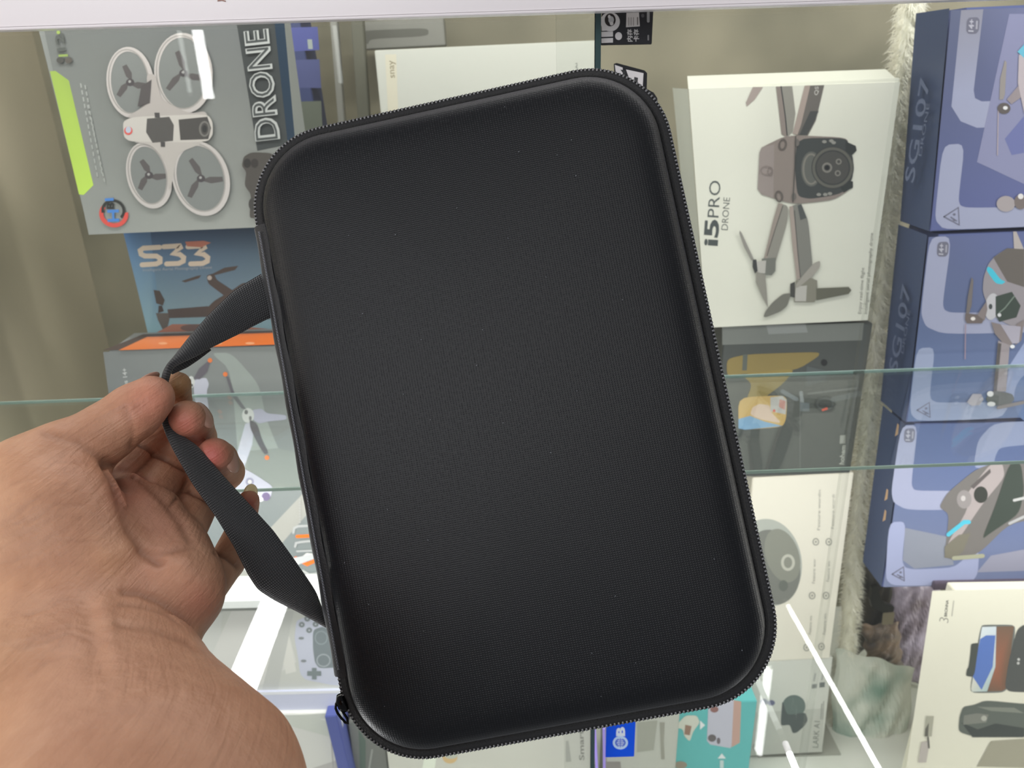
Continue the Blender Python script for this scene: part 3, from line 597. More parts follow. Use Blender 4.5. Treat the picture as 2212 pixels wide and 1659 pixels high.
s2 = empty('sticker', YP(.4537).at(1360, 190)); tag(s2, 'second black and white sticker half hidden behind the upper right corner of the case', 'sticker')
def plate(pl, pts, th, m, parent, name):
    a = [pl.at(*p) for p in pts]; b = [p-pl.n*th for p in a]; n = len(a)
    return mk(name, a+b, [tuple(range(n)), tuple(range(2*n-1, n-1, -1))]+[(i, n+i, n+(i+1) % n, (i+1) % n) for i in range(n)], m, parent=parent)
plate(YP(.4537), [(1326, 138), (1332, 136), (1392, 152), (1398, 158), (1397, 192), (1412, 200), (1420, 212), (1421, 262), (1400, 262), (1330, 200)], .0006, card('sticker_black_two', (40, 40, 44), .35), s2, 'sticker_face')
pr = Print(YP(.4537)); pr.poly([(1328, 140), (1345, 146), (1345, 172), (1332, 172)], WS); pr.poly([(1352, 150), (1390, 158), (1388, 190), (1365, 186)], WS); pr.poly([(1340, 150), (1352, 153), (1350, 165)], (60, 60, 62)); pr.poly([(1370, 166), (1378, 168), (1377, 182), (1369, 180)], (70, 70, 72))
pr.poly([(1385, 200), (1400, 202), (1412, 215), (1414, 255), (1408, 250), (1402, 225), (1388, 212)], WS); pr.poly([(1395, 205), (1408, 216), (1410, 240), (1400, 222)], (190, 190, 196)); pr.build(s2)

# ------------------------------------------------------------------ blue stack on the right
kb = card('periwinkle_card', (96, 106, 150))
LB = (158, 162, 188); BD = (88, 98, 142)
def blueprint(pr, f, age, tri):
    """light ribbon artwork; f maps the pattern of one box onto its own face"""
    pass
def warn(pr, cx, cy, s=1.0):
    T = [(cx-19*s, cy), (cx+12*s, cy-20*s), (cx+14*s, cy+18*s)]
    pr.stroke([T[0], T[1], T[2], T[0]], 2.6, (112, 112, 130)); pr.ell(cx+3, cy+7*s, 3, 2.5, (112, 112, 130)); pr.ell(cx+3, cy-5*s, 3, 2.5, (112, 112, 130)); pr.stroke([(cx-4, cy+1), (cx+8, cy+9*s)], 2.5, (112, 112, 130))
def age(pr, x, y, s=1.0):
    pr.poly([(x-13*s, y-10*s), (x-8*s, y-17*s), (x+10*s, y-18*s), (x+15*s, y-12*s), (x+13*s, y+11*s), (x+7*s, y+18*s), (x-9*s, y+18*s), (x-14*s, y+12*s)], (112, 112, 128))
    pr.text('14+', (x+1*s, y+14*s), (x+3*s, y-13*s), 11*s, (178, 178, 190), .03); pr.stroke([(x+8*s, y+8*s), (x+9*s, y-10*s)], 4*s, (160, 160, 172), cap=False)
PB = YP(.66)
sides = []
def blue_box(TL, BL, BR, label, depth=.052):
    b = box_px('drone_box', .66, TL, BL, BR, depth, kb, label, 'box', 'blue drone boxes stacked at the right', bev=.0006)
    # darker slate side panel, a strip of its own printing
    p0 = PB.at(*BL); p1 = PB.at(*TL)
    un = Vector((-1, 0, 0)); e = .0004
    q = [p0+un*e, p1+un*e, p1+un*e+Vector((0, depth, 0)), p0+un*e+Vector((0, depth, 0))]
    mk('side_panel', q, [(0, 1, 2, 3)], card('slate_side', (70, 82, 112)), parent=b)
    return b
B1 = blue_box((2052, 18), (2008, 500), (2420, 482), 'topmost blue drone box of the right stack, propeller pictures at its right edge')
B2 = blue_box((2004, 508), (1957, 912), (2440, 894), 'middle blue drone box of the right stack, drone with cyan stripe facing left')
B3 = blue_box((1955, 916), (1905, 1268), (2440, 1258), 'lowest blue drone box of the right stack, folded drone picture', .045)
pr = Print(PB)
pr.poly([(2054, 22), (2300, 14), (2290, 486), (2010, 498)], [(96, 102, 128), (120, 124, 160), (100, 106, 156), (92, 100, 146)])
pr.poly([(2076, 22), (2124, 20), (2103, 195), (2106, 212), (2120, 219), (2300, 214), (2300, 270), (2110, 276), (2075, 262), (2055, 230), (2058, 200)], [(140, 140, 154)]*2+[LB]*9)
pr.poly([(2036, 313), (2084, 310), (2070, 430), (2074, 444), (2090, 449), (2300, 446), (2300, 486), (2040, 497), (2022, 478), (2020, 460)], LB)
pr.poly([(2212, 30), (2180, 30), (2110, 350), (2260, 420), (2300, 410), (2300, 30)], (138, 140, 172)); pr.poly([(2170, 300), (2212, 250), (2212, 330), (2185, 335)], (110, 116, 164))
age(pr, 2101, 55); warn(pr, 2058, 468)
pr.poly([(2170, 130), (2174, 135), (2170, 205), (2166, 215), (2158, 215), (2160, 170)], (150, 144, 142)); pr.stroke([(2156, 235), (2154, 335)], 2, (176, 164, 170)); pr.ell(2168, 234, 14, 12, (98, 92, 92)); pr.ell(2171, 233, 5, 4, (224, 224, 226)); pr.poly([(2174, 215), (2212, 170), (2212, 205), (2184, 225)], (150, 140, 144))
pr.poly([(2200, 120), (2230, 90), (2260, 90), (2260, 240), (2212, 245), (2198, 180)], (186, 176, 182)); pr.poly([(2197, 112), (2212, 95), (2226, 110), (2212, 126)], (108, 184, 210))
pr.ell(2172, 440, 20, 17, (164, 156, 158)); pr.ell(2204, 436, 14, 16, (120, 110, 108)); pr.ell(2204, 424, 6, 6, (220, 216, 216)); pr.build(B1)
pr = Print(PB)
pr.poly([(2006, 512), (2300, 500), (2300, 898), (1960, 910)], [(98, 106, 142), (98, 108, 156), (92, 110, 148), (92, 112, 150)])
pr.poly([(2008, 512), (2056, 510), (2036, 655), (2040, 670), (2056, 676), (2300, 672), (2300, 716), (2040, 722), (2000, 706), (1990, 680), (1992, 650)], LB)
pr.poly([(1980, 752), (2020, 750), (2008, 850), (2012, 864), (2026, 870), (2160, 868), (2178, 880), (2160, 904), (1985, 910), (1968, 896), (1966, 870)], (146, 156, 184))
pr.poly([(2212, 740), (2180, 790), (2170, 860), (2300, 850), (2300, 740)], (146, 158, 192)); pr.ell(2230, 860, 40, 55, (100, 120, 160))
age(pr, 2036, 538, .9); warn(pr, 1997, 886, .85)
TB = (132, 122, 122)
pr.poly([(2188, 500), (2195, 500), (2212, 540), (2190, 540)], (176, 168, 166)); pr.poly([(2124, 600), (2134, 570), (2150, 552), (2175, 536), (2212, 540), (2260, 560), (2260, 700), (2212, 705), (2185, 705), (2140, 680), (2122, 630)], (150, 144, 150))
pr.poly([(2145, 556), (2175, 536), (2212, 538), (2212, 620), (2175, 608)], (104, 98, 94)); pr.poly([(2133, 575), (2143, 580), (2160, 603), (2172, 608), (2164, 614), (2150, 612), (2130, 584)], (74, 190, 214))
pr.ell(2142, 662, 15, 29, (190, 188, 194), 8); pr.ell(2139, 662, 4, 6, (70, 74, 76)); pr.poly([(2150, 640), (2185, 630), (2204, 660), (2195, 685), (2158, 695), (2150, 680)], (62, 72, 66)); pr.stroke([(2190, 640), (2170, 665), (2158, 675)], 2.5, (120, 134, 124)); pr.ell(2158, 680, 4, 4, (210, 210, 212))
pr.poly([(2098, 598), (2102, 605), (2098, 660), (2092, 678), (2086, 675), (2090, 640)], (116, 110, 110)); pr.stroke([(2085, 700), (2084, 775)], 2, (160, 138, 150)); pr.poly([(2085, 676), (2118, 680), (2126, 688), (2120, 698), (2088, 698), (2084, 690)], (110, 100, 98)); pr.ell(2101, 688, 5, 4, (228, 222, 218)); pr.poly([(2110, 680), (2130, 650), (2132, 668), (2126, 692)], TB)
pr.poly([(2140, 695), (2160, 700), (2188, 740), (2180, 748), (2165, 740), (2148, 720)], TB); pr.poly([(2212, 690), (2205, 735), (2192, 745), (2195, 700)], TB); pr.ell(2186, 748, 5, 4, (226, 228, 232)); pr.poly([(2160, 700), (2204, 705), (2200, 740), (2186, 742)], (168, 164, 178))
pr.poly([(2155, 735), (2180, 745), (2172, 845), (2145, 845), (2150, 790)], (150, 142, 146)); pr.poly([(2155, 740), (2162, 742), (2152, 845), (2145, 845)], (84, 80, 80))
pr.poly([(2135, 848), (2150, 843), (2186, 850), (2190, 862), (2180, 874), (2140, 876), (2128, 862)], (92, 96, 96)); pr.poly([(2088, 868), (2100, 850), (2118, 850), (2124, 862), (2115, 874), (2098, 876)], (160, 156, 164)); pr.ell(2138, 850, 7, 6, (222, 222, 224)); pr.ell(2140, 872, 9, 5, (214, 214, 216)); pr.stroke([(2155, 880), (2212, 868)], 7, (128, 122, 122)); pr.build(B2)
pr = Print(PB)
pr.poly([(1956, 918), (2300, 908), (2300, 1260), (1908, 1268)], [(92, 106, 146), (90, 104, 150), (112, 122, 156), (120, 128, 156)])
pr.poly([(1946, 920), (1983, 918), (1968, 1045), (1974, 1058), (1990, 1060), (2110, 1060), (2150, 1040), (2150, 1100), (1960, 1102), (1930, 1086), (1925, 1060)], LB)
pr.poly([(2148, 912), (2300, 908), (2300, 955), (2160, 965), (2150, 985), (2145, 1010), (2102, 1012), (2112, 950)], (146, 154, 184)); pr.poly([(1920, 1128), (1957, 1126), (1948, 1210), (1955, 1226), (1975, 1230), (2060, 1226), (2090, 1200), (2115, 1190), (2112, 1240), (2095, 1262), (1930, 1266), (1912, 1250)], (158, 164, 196))
pr.poly([(1955, 1140), (2050, 1160), (2060, 1220), (1975, 1228), (1950, 1210)], (138, 142, 156)); pr.poly([(2140, 1200), (2300, 1170), (2300, 1230), (2110, 1236)], (148, 148, 166))
age(pr, 1964, 940, .85); warn(pr, 1942, 1240, .8)
pr.poly([(2028, 1095), (2045, 1065), (2105, 1015), (2150, 998), (2212, 1000), (2300, 1010), (2300, 1110), (2180, 1130), (2120, 1190), (2080, 1210), (2040, 1205), (2042, 1180), (2050, 1110)], (116, 112, 110))
pr.poly([(2086, 1068), (2140, 1000), (2165, 1000), (2170, 1030), (2120, 1090), (2060, 1180), (2040, 1200), (2048, 1170), (2090, 1100)], (168, 158, 158)); pr.poly([(2096, 1050), (2138, 1012), (2140, 1020), (2102, 1056)], (96, 90, 90)); pr.ell(2174, 1066, 14, 16, (134, 128, 126)); pr.ell(2172, 1066, 7, 8, (70, 70, 68))
pr.ell(2082, 1078, 16, 20, (146, 140, 140)); pr.ell(2080, 1076, 5, 6, (190, 184, 184)); pr.ell(2118, 1068, 15, 18, (60, 62, 58)); pr.poly([(2180, 1000), (2205, 1000), (2212, 1060), (2200, 1110), (2140, 1150), (2120, 1165), (2150, 1090)], (64, 72, 66)); pr.stroke([(2190, 1080), (2212, 1075)], 6, (190, 190, 190)); pr.stroke([(2180, 1130), (2212, 1115)], 6, (176, 176, 178))
pr.stroke([(2048, 1154), (2082, 1127), (2092, 1127)], 9, (84, 184, 208)); pr.poly([(2040, 1180), (2070, 1155), (2096, 1150), (2080, 1190), (2060, 1205), (2040, 1204)], (120, 116, 104)); pr.stroke([(2060, 1205), (2122, 1200)], 9, (164, 164, 142)); pr.build(B3)
# side lettering on the slate panels, reading upwards
for b, TLp, s0, s1_, in ((B1, (2052, 18), (1968, 350), (1992, 185)), (B2, (2004, 508), (1928, 800), (1952, 640))):
    x = PB.at(*TLp).x if b is B1 else PB.at(1980, 710).x
    spn = Plane((PB.at(*(TLp)).x-.0006, 0, 0), (-1, 0, 0))
    pr = Print(spn)
    pz = PB.at(*TLp)
    # laid out on the panel itself: width .05 m, height about .2 m
    x = spn.p.x; org = Vector((x, .66, 0))
    hgt = .19; zb = pz.z-hgt
    vs, fs = glyphs('SG107', .01); v2, f2 = glyphs('DRONE', 0)
    V = []; Fc = []
    for (vv, ff, y0, z0, L, h, ) in ((vs, fs, .012, zb+.055, .085, .016), (v2, f2, .006, zb+.078, .042, .005)):
        b0 = len(V); mn = min(p[0] for p in vv); mxx = max(p[0] for p in vv); hh = max(p[1] for p in vv)
        for (px_, py_) in vv: V.append(Vector((x, .66+y0+py_/hh*h, z0+(px_-mn)/(mxx-mn)*L)))
        Fc += [tuple(b0+i for i in f) for f in ff]
    mk('side_lettering', V, Fc, card('dim_lettering', (98, 108, 134)), parent=b)
# tan tape bits on the lowest box
for (x, y) in ((1918, 1070), (1914, 1115), (1941, 930)):
    p = PB.at(x-3, y); mk('worn_corner', [p+Vector((-.0015, -.0004, -.006)), p+Vector((.0012, -.0004, -.004)), p+Vector((.0006, -.0004, .006)), p+Vector((-.0012, -.0004, .008))], [(0, 1, 2, 3)], card('bare_card', (150, 124, 96)), parent=B3)
# phone gimbal box at lower right
P6 = YP(.615)
bp_ = box_px('gimbal_box', .615, (2026, 1282), (1950, 1740), (2500, 1730), .018, card('ivory_two', (224, 220, 202)), 'ivory box with phone and dark stabiliser pictures at the lower right corner')
pr = Print(P6); pr.poly([(2014, 1276), (2400, 1268), (2400, 1740), (1946, 1740), (1966, 1600)], (222, 219, 202))
pr.text('3', (2048, 1346), (2050, 1336), 20, (110, 108, 104), -.02); pr.text('BRONNA', (2045, 1332), (2049, 1296), 6, (90, 90, 86), .03); pr.stroke([(2056, 1330), (2060, 1298)], 2.5, (178, 176, 164))
pr.poly([(2118, 1352), (2128, 1349), (2186, 1349), (2194, 1356), (2178, 1485), (2166, 1496), (2104, 1497), (2094, 1490)], (112, 116, 112))
pr.poly([(2121, 1354), (2190, 1352), (2174, 1486), (2164, 1492), (2100, 1494), (2097, 1488)], [(214, 222, 226), (196, 210, 222), (110, 160, 180), (130, 180, 190), (200, 206, 200), (206, 206, 194)])
pr.poly([(2117, 1380), (2130, 1372), (2150, 1372), (2144, 1440), (2120, 1490), (2100, 1460)], (92, 120, 186)); pr.poly([(2152, 1353), (2190, 1352), (2174, 1486), (2164, 1492), (2132, 1493), (2150, 1440)], [(120, 96, 80), (116, 96, 80), (120, 88, 70), (120, 88, 70), (112, 90, 74), (158, 100, 78)])
pr.poly([(2097, 1390), (2114, 1388), (2112, 1405), (2104, 1462), (2086, 1460), (2088, 1446), (2092, 1440), (2096, 1408)], (76, 80, 76))
pr.poly([(2196, 1360), (2212, 1348), (2260, 1348), (2260, 1496), (2180, 1494), (2170, 1484), (2178, 1430)], (82, 84, 82)); pr.ell(2200, 1424, 3, 3, (190, 190, 186)); pr.ell(2199, 1432, 3, 3, (190, 190, 186))
pr.poly([(2080, 1526), (2104, 1522), (2128, 1512), (2212, 1520), (2260, 1520), (2260, 1590), (2160, 1588), (2100, 1590), (2070, 1580), (2072, 1548)], (92, 98, 92)); pr.poly([(2076, 1560), (2112, 1575), (2150, 1562), (2212, 1572), (2212, 1592), (2100, 1592)], (58, 64, 62)); pr.poly([(2082, 1545), (2110, 1540), (2135, 1543), (2130, 1560), (2080, 1565)], (122, 124, 116)); pr.ell(2125, 1551, 6, 6, (170, 170, 160)); pr.poly([(2110, 1526), (2190, 1528), (2212, 1540), (2140, 1535)], (126, 130, 120))
pr.poly([(2140, 1600), (2260, 1592), (2260, 1659), (2110, 1655)], (156, 152, 134)); pr.poly([(2000, 1546), (2017, 1546), (2012, 1590), (1996, 1590)], (168, 166, 150)); pr.poly([(1998, 1574), (2006, 1560), (2004, 1590), (1997, 1590)], (96, 94, 86)); pr.poly([(1990, 1602), (2008, 1600), (2000, 1646), (1983, 1646)], (182, 174, 168)); pr.stroke([(2004, 1592), (2006, 1614)], 4, (90, 88, 82))
pr.build(bp_)
box_px('spacer', .655, (2014, 1260), (2016, 1275), (2450, 1266), .04, card('plum_spacer', (86, 76, 88)), 'thin plum slab between the lowest blue box and the ivory box', 'spacer')

# ------------------------------------------------------------------ fur trim
ft = empty('fur_trim', YP(.748).at(1880, 800)); tag(ft, 'fluffy cream fur strip hanging upright beside the white boxes', 'trim')
path = [(1975, -60, 30), (1958, 60, 34), (1938, 200, 26), (1925, 330, 26), (1915, 450, 24), (1902, 600, 26), (1888, 700, 36), (1880, 800, 20), (1872, 900, 20), (1862, 1010, 18), (1852, 1100, 20), (1842, 1200, 22), (1836, 1300, 24), (1828, 1400, 22), (1818, 1500, 20), (1812, 1600, 20), (1806, 1680, 20)]
PF = YP(.748)
m_fur = mat('cream_fur', lin((244, 242, 228)), .8, spec=.2); m_core = mat('fur_backing', lin((232, 230, 212)), .8)
V = []; Fc = []
def interp(y):
    for (a, b) in zip(path, path[1:]):
        if a[1] <= y <= b[1]:
            t = (y-a[1])/(b[1]-a[1]); return a[0]+(b[0]-a[0])*t, a[2]+(b[2]-a[2])*t
    return path[-1][0], path[-1][2]
ys = np.linspace(-55, 1675, 60); n = 8
for y in ys:
    x, w = interp(y); w += 3*math.sin(y*.05)
    for i in range(n):
        an = 2*math.pi*i/n; V.append(PF.at(x+math.cos(an)*w*.7, y)+Vector((0, math.sin(an)*.008, 0)))
for r in range(len(ys)-1):
    for i in range(n): Fc.append((r*n+i, r*n+(i+1) % n, (r+1)*n+(i+1) % n, (r+1)*n+i))
mk('backing', V, Fc, m_core, parent=ft, smooth=True)
V = []; Fc = []
for k in range(11000):
    y = rng.uniform(-50, 1670); x, w = interp(y); an = rng.uniform(0, math.pi)   # front half
    clump = math.floor(y/13+x*.1+an*2)
    cr = random.Random(clump); cd_ = cr.uniform(-.8, .8)
    base = PF.at(x+math.cos(an)*w*.62, y)+Vector((0, -math.sin(an)*.007, 0))
    d = Vector((math.cos(an)*1.0, -math.sin(an)*.55, cd_*.9+rng.uniform(-.35, .35)-.15)).normalized()
    L = rng.uniform(.004, .011)*(1.5 if 640 < y < 760 else 1)
    sd_ = d.cross(Vector((0, 1, 0.2))).normalized()*.00038
    b0 = len(V); bend = Vector((rng.uniform(-.2, .2), 0, -.25))*L
    V += [base-sd_, base+sd_, base+d*L*.6+sd_*.7, base+d*L*.6-sd_*.7, base+d*L+bend]
    Fc += [(b0, b0+1, b0+2, b0+3), (b0+3, b0+2, b0+4)]
tag(mk('fur_hair', V, Fc, m_fur, parent=ft), kind='stuff')
# narrow pale tape on the back wall beside the fur
# ------------------------------------------------------------------ odds and ends low between the stacks
def crumple(name, pl, pts, m, label, cat, amp=.006, depth=.02, N=26, dark=None):
    """a crumpled sheet filling a four-cornered region of a plane, with thickness"""
    a, b, c, d = [pl.at(*p) for p in pts]
    V = []; Fc = []
    ph = [(rng.uniform(4, 16), rng.uniform(4, 16), rng.uniform(0, 6)) for _ in range(6)]
    for side in (0, 1):
        for i in range(N+1):
            for j in range(N+1):
                u, v = i/N, j/N
                p = (a*(1-u)+b*u)*(1-v)+(d*(1-u)+c*u)*v
                ed = math.sin(math.pi*u)**.5*math.sin(math.pi*v)**.5
                h = sum(abs(math.sin(f*u+g*v+q)) for f, g, q in ph)/6
                p = p+Vector((0, -1 if side == 0 else 1, 0))*(depth*.5*ed*(0.4+h) if side == 0 else depth*.2*ed)
                p = p+Vector((math.sin(v*17+u*3), 0, math.sin(u*15+v*5)))*amp*.35*(1-ed)
                V.append(p)
    K = (N+1)**2
    for i in range(N):
        for j in range(N):
            q = i*(N+1)+j; Fc.append((q, q+1, q+N+2, q+N+1)); Fc.append((K+q+N+1, K+q+N+2, K+q+1, K+q))
    o = mk(name, V, Fc, m, origin=(a+b+c+d)/4, smooth=False); tag(o, label, cat); return o
m_bag = mat('mauve_film', lin((150, 140, 152)), .3); noise_col(m_bag, lin((118, 106, 114)), lin((176, 166, 186)), 26, 3)
crumple('plastic_bag', YP(.80), [(1925, 1262), (2035, 1262), (2010, 1480), (1915, 1470)], m_bag, 'mauve crumpled bag between the fur strip and the ivory box', 'bag')
m_pouch = mat('brown_pouch', lin((122, 104, 90)), .35); noise_col(m_pouch, lin((84, 78, 74)), lin((150, 128, 108)), 40, 3)
crumple('pouch', YP(.78), [(1858, 1350), (1942, 1345), (1950, 1440), (1872, 1420)], m_pouch, 'brown shiny pouch below the black clip beside the fur strip', 'pouch')
m_film = mat('pale_green_film', lin((188, 200, 184)), .25); noise_col(m_film, lin((120, 150, 136)), lin((214, 218, 206)), 16, 2, lo=.3, hi=.55)
crumple('plastic_wrap', YP(.74), [(1805, 1400), (1975, 1445), (1945, 1740), (1785, 1740)], m_film, 'pale green crumpled plastic wrap at the bottom right between the boxes', 'wrap', depth=.03)
m_slate = mat('slate_pack', lin((70, 76, 80)), .5); noise_col(m_slate, lin((54, 58, 62)), lin((98, 92, 82)), 20, 2)
crumple('package', YP(.83), [(1845, 1160), (1925, 1150), (1940, 1350), (1850, 1420)], m_slate, 'dark slate package behind the fur strip below the blue boxes', 'package', depth=.015)
cl = empty('clip', YP(.79).at(1900, 1300)); tag(cl, 'small black angled clip right of the fur strip under the blue boxes', 'clip')
plate(YP(.785), [(1884, 1270), (1896, 1266), (1902, 1290), (1912, 1304), (1932, 1312), (1930, 1322), (1904, 1323), (1884, 1312), (1880, 1296)], .006, mat('black_plastic', lin((36, 38, 36)), .4), cl, 'clip_body')
tgn = box_px('tag', .76, (1905, 1325), (1905, 1350), (1930, 1348), .001, card('kraft', (140, 132, 112)), 'small tan paper tag under the black clip', 'tag', bev=.0003)

# ------------------------------------------------------------------ the black zip case
def rotm():
    return Matrix(((0.97892635, 0.19601408, 0.05728594), (-0.19904551, 0.9785514, 0.05308523), (-0.04565178, -0.06336904, 0.99694547)))
RC = rotm(); TC = Vector((-.0022, .0099, .3184))
def case_pt(x, y, z):
    """case frame: x right, y down along the case, z away from viewer -> world"""
    q = RC @ Vector((x, y, z)) + TC
    return C0 + RT*q.x - UP*q.y + FW*q.z
HW, HH, RAD = .0903, .1342, .0345
def outline(inset, npc=14, ns=16, nl=24):
    hw, hh = HW-inset, HH-inset; r = max(RAD-inset*.75, .006); P = []
    for (cx, cy, a0) in ((hw-r, -hh+r, -90), (hw-r, hh-r, 0), (-hw+r, hh-r, 90), (-hw+r, -hh+r, 180)):
        for i in range(npc+1):
            a = math.radians(a0+90*i/npc); P.append((cx+r*math.cos(a), cy+r*math.sin(a)))
    Q = []
    for i, p in enumerate(P):
        q = P[(i+1) % len(P)]; L = math.hypot(q[0]-p[0], q[1]-p[1]); Q.append(p)
        if L > .03:
            k = nl if L > .15 else ns
            for j in range(1, k): Q.append((p[0]+(q[0]-p[0])*j/k, p[1]+(q[1]-p[1])*j/k))
    return Q
ORG = case_pt(0, HH, 0)
case = empty('carrying_case', ORG)
tag(case, 'black zippered fabric carrying case held upright by its side strap', 'case')
def fabric(name, base, sc, st):
    m = mat(name, base, .43, spec=.27, Sheen_Weight=.04, Sheen_Roughness=.4)
    m.node_tree.nodes['Principled BSDF'].inputs['Sheen Tint'].default_value = (.75, .78, .85, 1)
    return m
m_fab = fabric('black_knit', (.013, .013, .016), 0, 0)
def fab_nodes(m, c1, c2, pitch, strength):
    nt = m.node_tree; b = nt.nodes['Principled BSDF']
    tc = nt.nodes.new('ShaderNodeUVMap'); tc.uv_map = 'UVMap'
    outs = []
    for ax, s in (('X', 1.0), ('Y', 1.25)):
        w = nt.nodes.new('ShaderNodeTexWave'); w.bands_direction = ax; w.inputs['Scale'].default_value = s*pitch
        w.inputs['Distortion'].default_value = .6; w.inputs['Detail'].default_value = 1; w.inputs['Detail Scale'].default_value = 3
        nt.links.new(tc.outputs[0], w.inputs['Vector']); outs.append(w.outputs['Fac'])
    mu = nt.nodes.new('ShaderNodeMath'); mu.operation = 'MULTIPLY'; nt.links.new(outs[0], mu.inputs[0]); nt.links.new(outs[1], mu.inputs[1])
    n = nt.nodes.new('ShaderNodeTexNoise'); n.inputs['Scale'].default_value = 700; n.inputs['Detail'].default_value = 2
    nt.links.new(tc.outputs[0], n.inputs['Vector'])
    ad = nt.nodes.new('ShaderNodeMath'); ad.operation = 'MULTIPLY'; nt.links.new(mu.outputs[0], ad.inputs[0]); nt.links.new(n.outputs['Fac'], ad.inputs[1])
    r = nt.nodes.new('ShaderNodeMix'); r.data_type = 'RGBA'; r.inputs[6].default_value = (*c1, 1); r.inputs[7].default_value = (*c2, 1)
    nt.links.new(ad.outputs[0], r.inputs[0]); nt.links.new(r.outputs[2], b.inputs['Base Color'])
    bp = nt.nodes.new('ShaderNodeBump'); bp.inputs['Strength'].default_value = strength; bp.inputs['Distance'].default_value = .0003
    nt.links.new(ad.outputs[0], bp.inputs['Height']); nt.links.new(bp.outputs[0], b.inputs['Normal'])
fab_nodes(m_fab, (.003, .0035, .0055), (.015, .016, .020), 300, .45)
def loft(name, prof, m, cap=True, sign=-1, smooth=True, parent=case):
    """prof: list of (inset, height); sign -1 is towards the viewer"""
    V = []; Fc = []; uv = []; n0 = None
    for (ins, h) in prof:
        if ins < .0235: ring = outline(ins)
        else:
            base = outline(.0235); s = (HW-ins)/(HW-.0235); s2 = (HH-ins)/(HH-.0235); ring = [(x*s, y*s2) for x, y in base]
        n0 = len(ring)
        for (x, y) in ring: V.append(case_pt(x, y, sign*h)); uv.append((x, y))
    for k in range(len(prof)-1):
        for i in range(n0): Fc.append((k*n0+i, k*n0+(i+1) % n0, (k+1)*n0+(i+1) % n0, (k+1)*n0+i))
    if cap:
        V.append(case_pt(0, 0, sign*prof[-1][1])); uv.append((0, 0)); c = len(V)-1; k = len(prof)-1
        for i in range(n0): Fc.append((k*n0+i, k*n0+(i+1) % n0, c))
    o = mk(name, V, Fc, m, parent=parent, smooth=smooth)
    ul = o.data.uv_layers.new(name='UVMap')
    ul.data.foreach_set('uv', [q for l in o.data.loops for q in uv[l.vertex_index]])
    bm = bmesh.new(); bm.from_mesh(o.data); bmesh.ops.recalc_face_normals(bm, faces=bm.faces); bm.to_mesh(o.data); bm.free()
    return o
loft('front_shell', [(.0052, .001), (.0056, .004), (.0062, .0075), (.0078, .0105), (.0105, .0128), (.0140, .0142), (.0185, .0149), (.0235, .0153), (.034, .0158), (.055, .0164), (.08, .0168)], m_fab)
loft('rear_shell', [(.0052, .001), (.0056, .006), (.0066, .013), (.0090, .018), (.0135, .021), (.020, .022), (.034, .0225), (.08, .023)], m_fab, sign=1)
m_tape = mat('zip_tape', (.022, .022, .024), .75, spec=.3); bump(m_tape, 'noise', 900, .8, .0006)
def ringband(name, prof, m, smooth=True):
    V = []; Fc = []
    for (ins, h) in prof:
        ring = outline(ins); n0 = len(ring)
        for (x, y) in ring: V.append(case_pt(x, y, -h))
    K = len(prof)
    for k in range(K):
        for i in range(n0): Fc.append((k*n0+i, k*n0+(i+1) % n0, ((k+1) % K)*n0+(i+1) % n0, ((k+1) % K)*n0+i))
    return mk(name, V, Fc, m, parent=case, smooth=smooth)
ringband('zip_tape', [(.0065, .0045), (.0034, .0040), (.0006, .0020), (.0005, -.0020), (.0034, -.0040), (.0065, -.0045), (.009, 0)], m_tape)
m_pipe = mat('binding', (.010, .010, .011), .8); bump(m_pipe, 'noise', 1500, .9, .0008)
def sweep_ring(name, inset, h, r, m, n=8, sel=None):
    ring = outline(inset); N = len(ring); V = []; Fc = []
    for i, (x, y) in enumerate(ring):
        a = ring[i-1]; b = ring[(i+1) % N]; tx, ty = b[0]-a[0], b[1]-a[1]; L = math.hypot(tx, ty); nx, ny = ty/L, -tx/L
        for k in range(n):
            an = 2*math.pi*k/n; V.append(case_pt(x+nx*r*math.cos(an), y+ny*r*math.cos(an), -h+r*math.sin(an)))
    for i in range(N):
        for k in range(n): Fc.append((i*n+k, i*n+(k+1) % n, ((i+1) % N)*n+(k+1) % n, ((i+1) % N)*n+k))
    return mk(name, V, Fc, m, parent=case, smooth=True)
sweep_ring('piping', .0046, .0040, .0011, m_pipe)
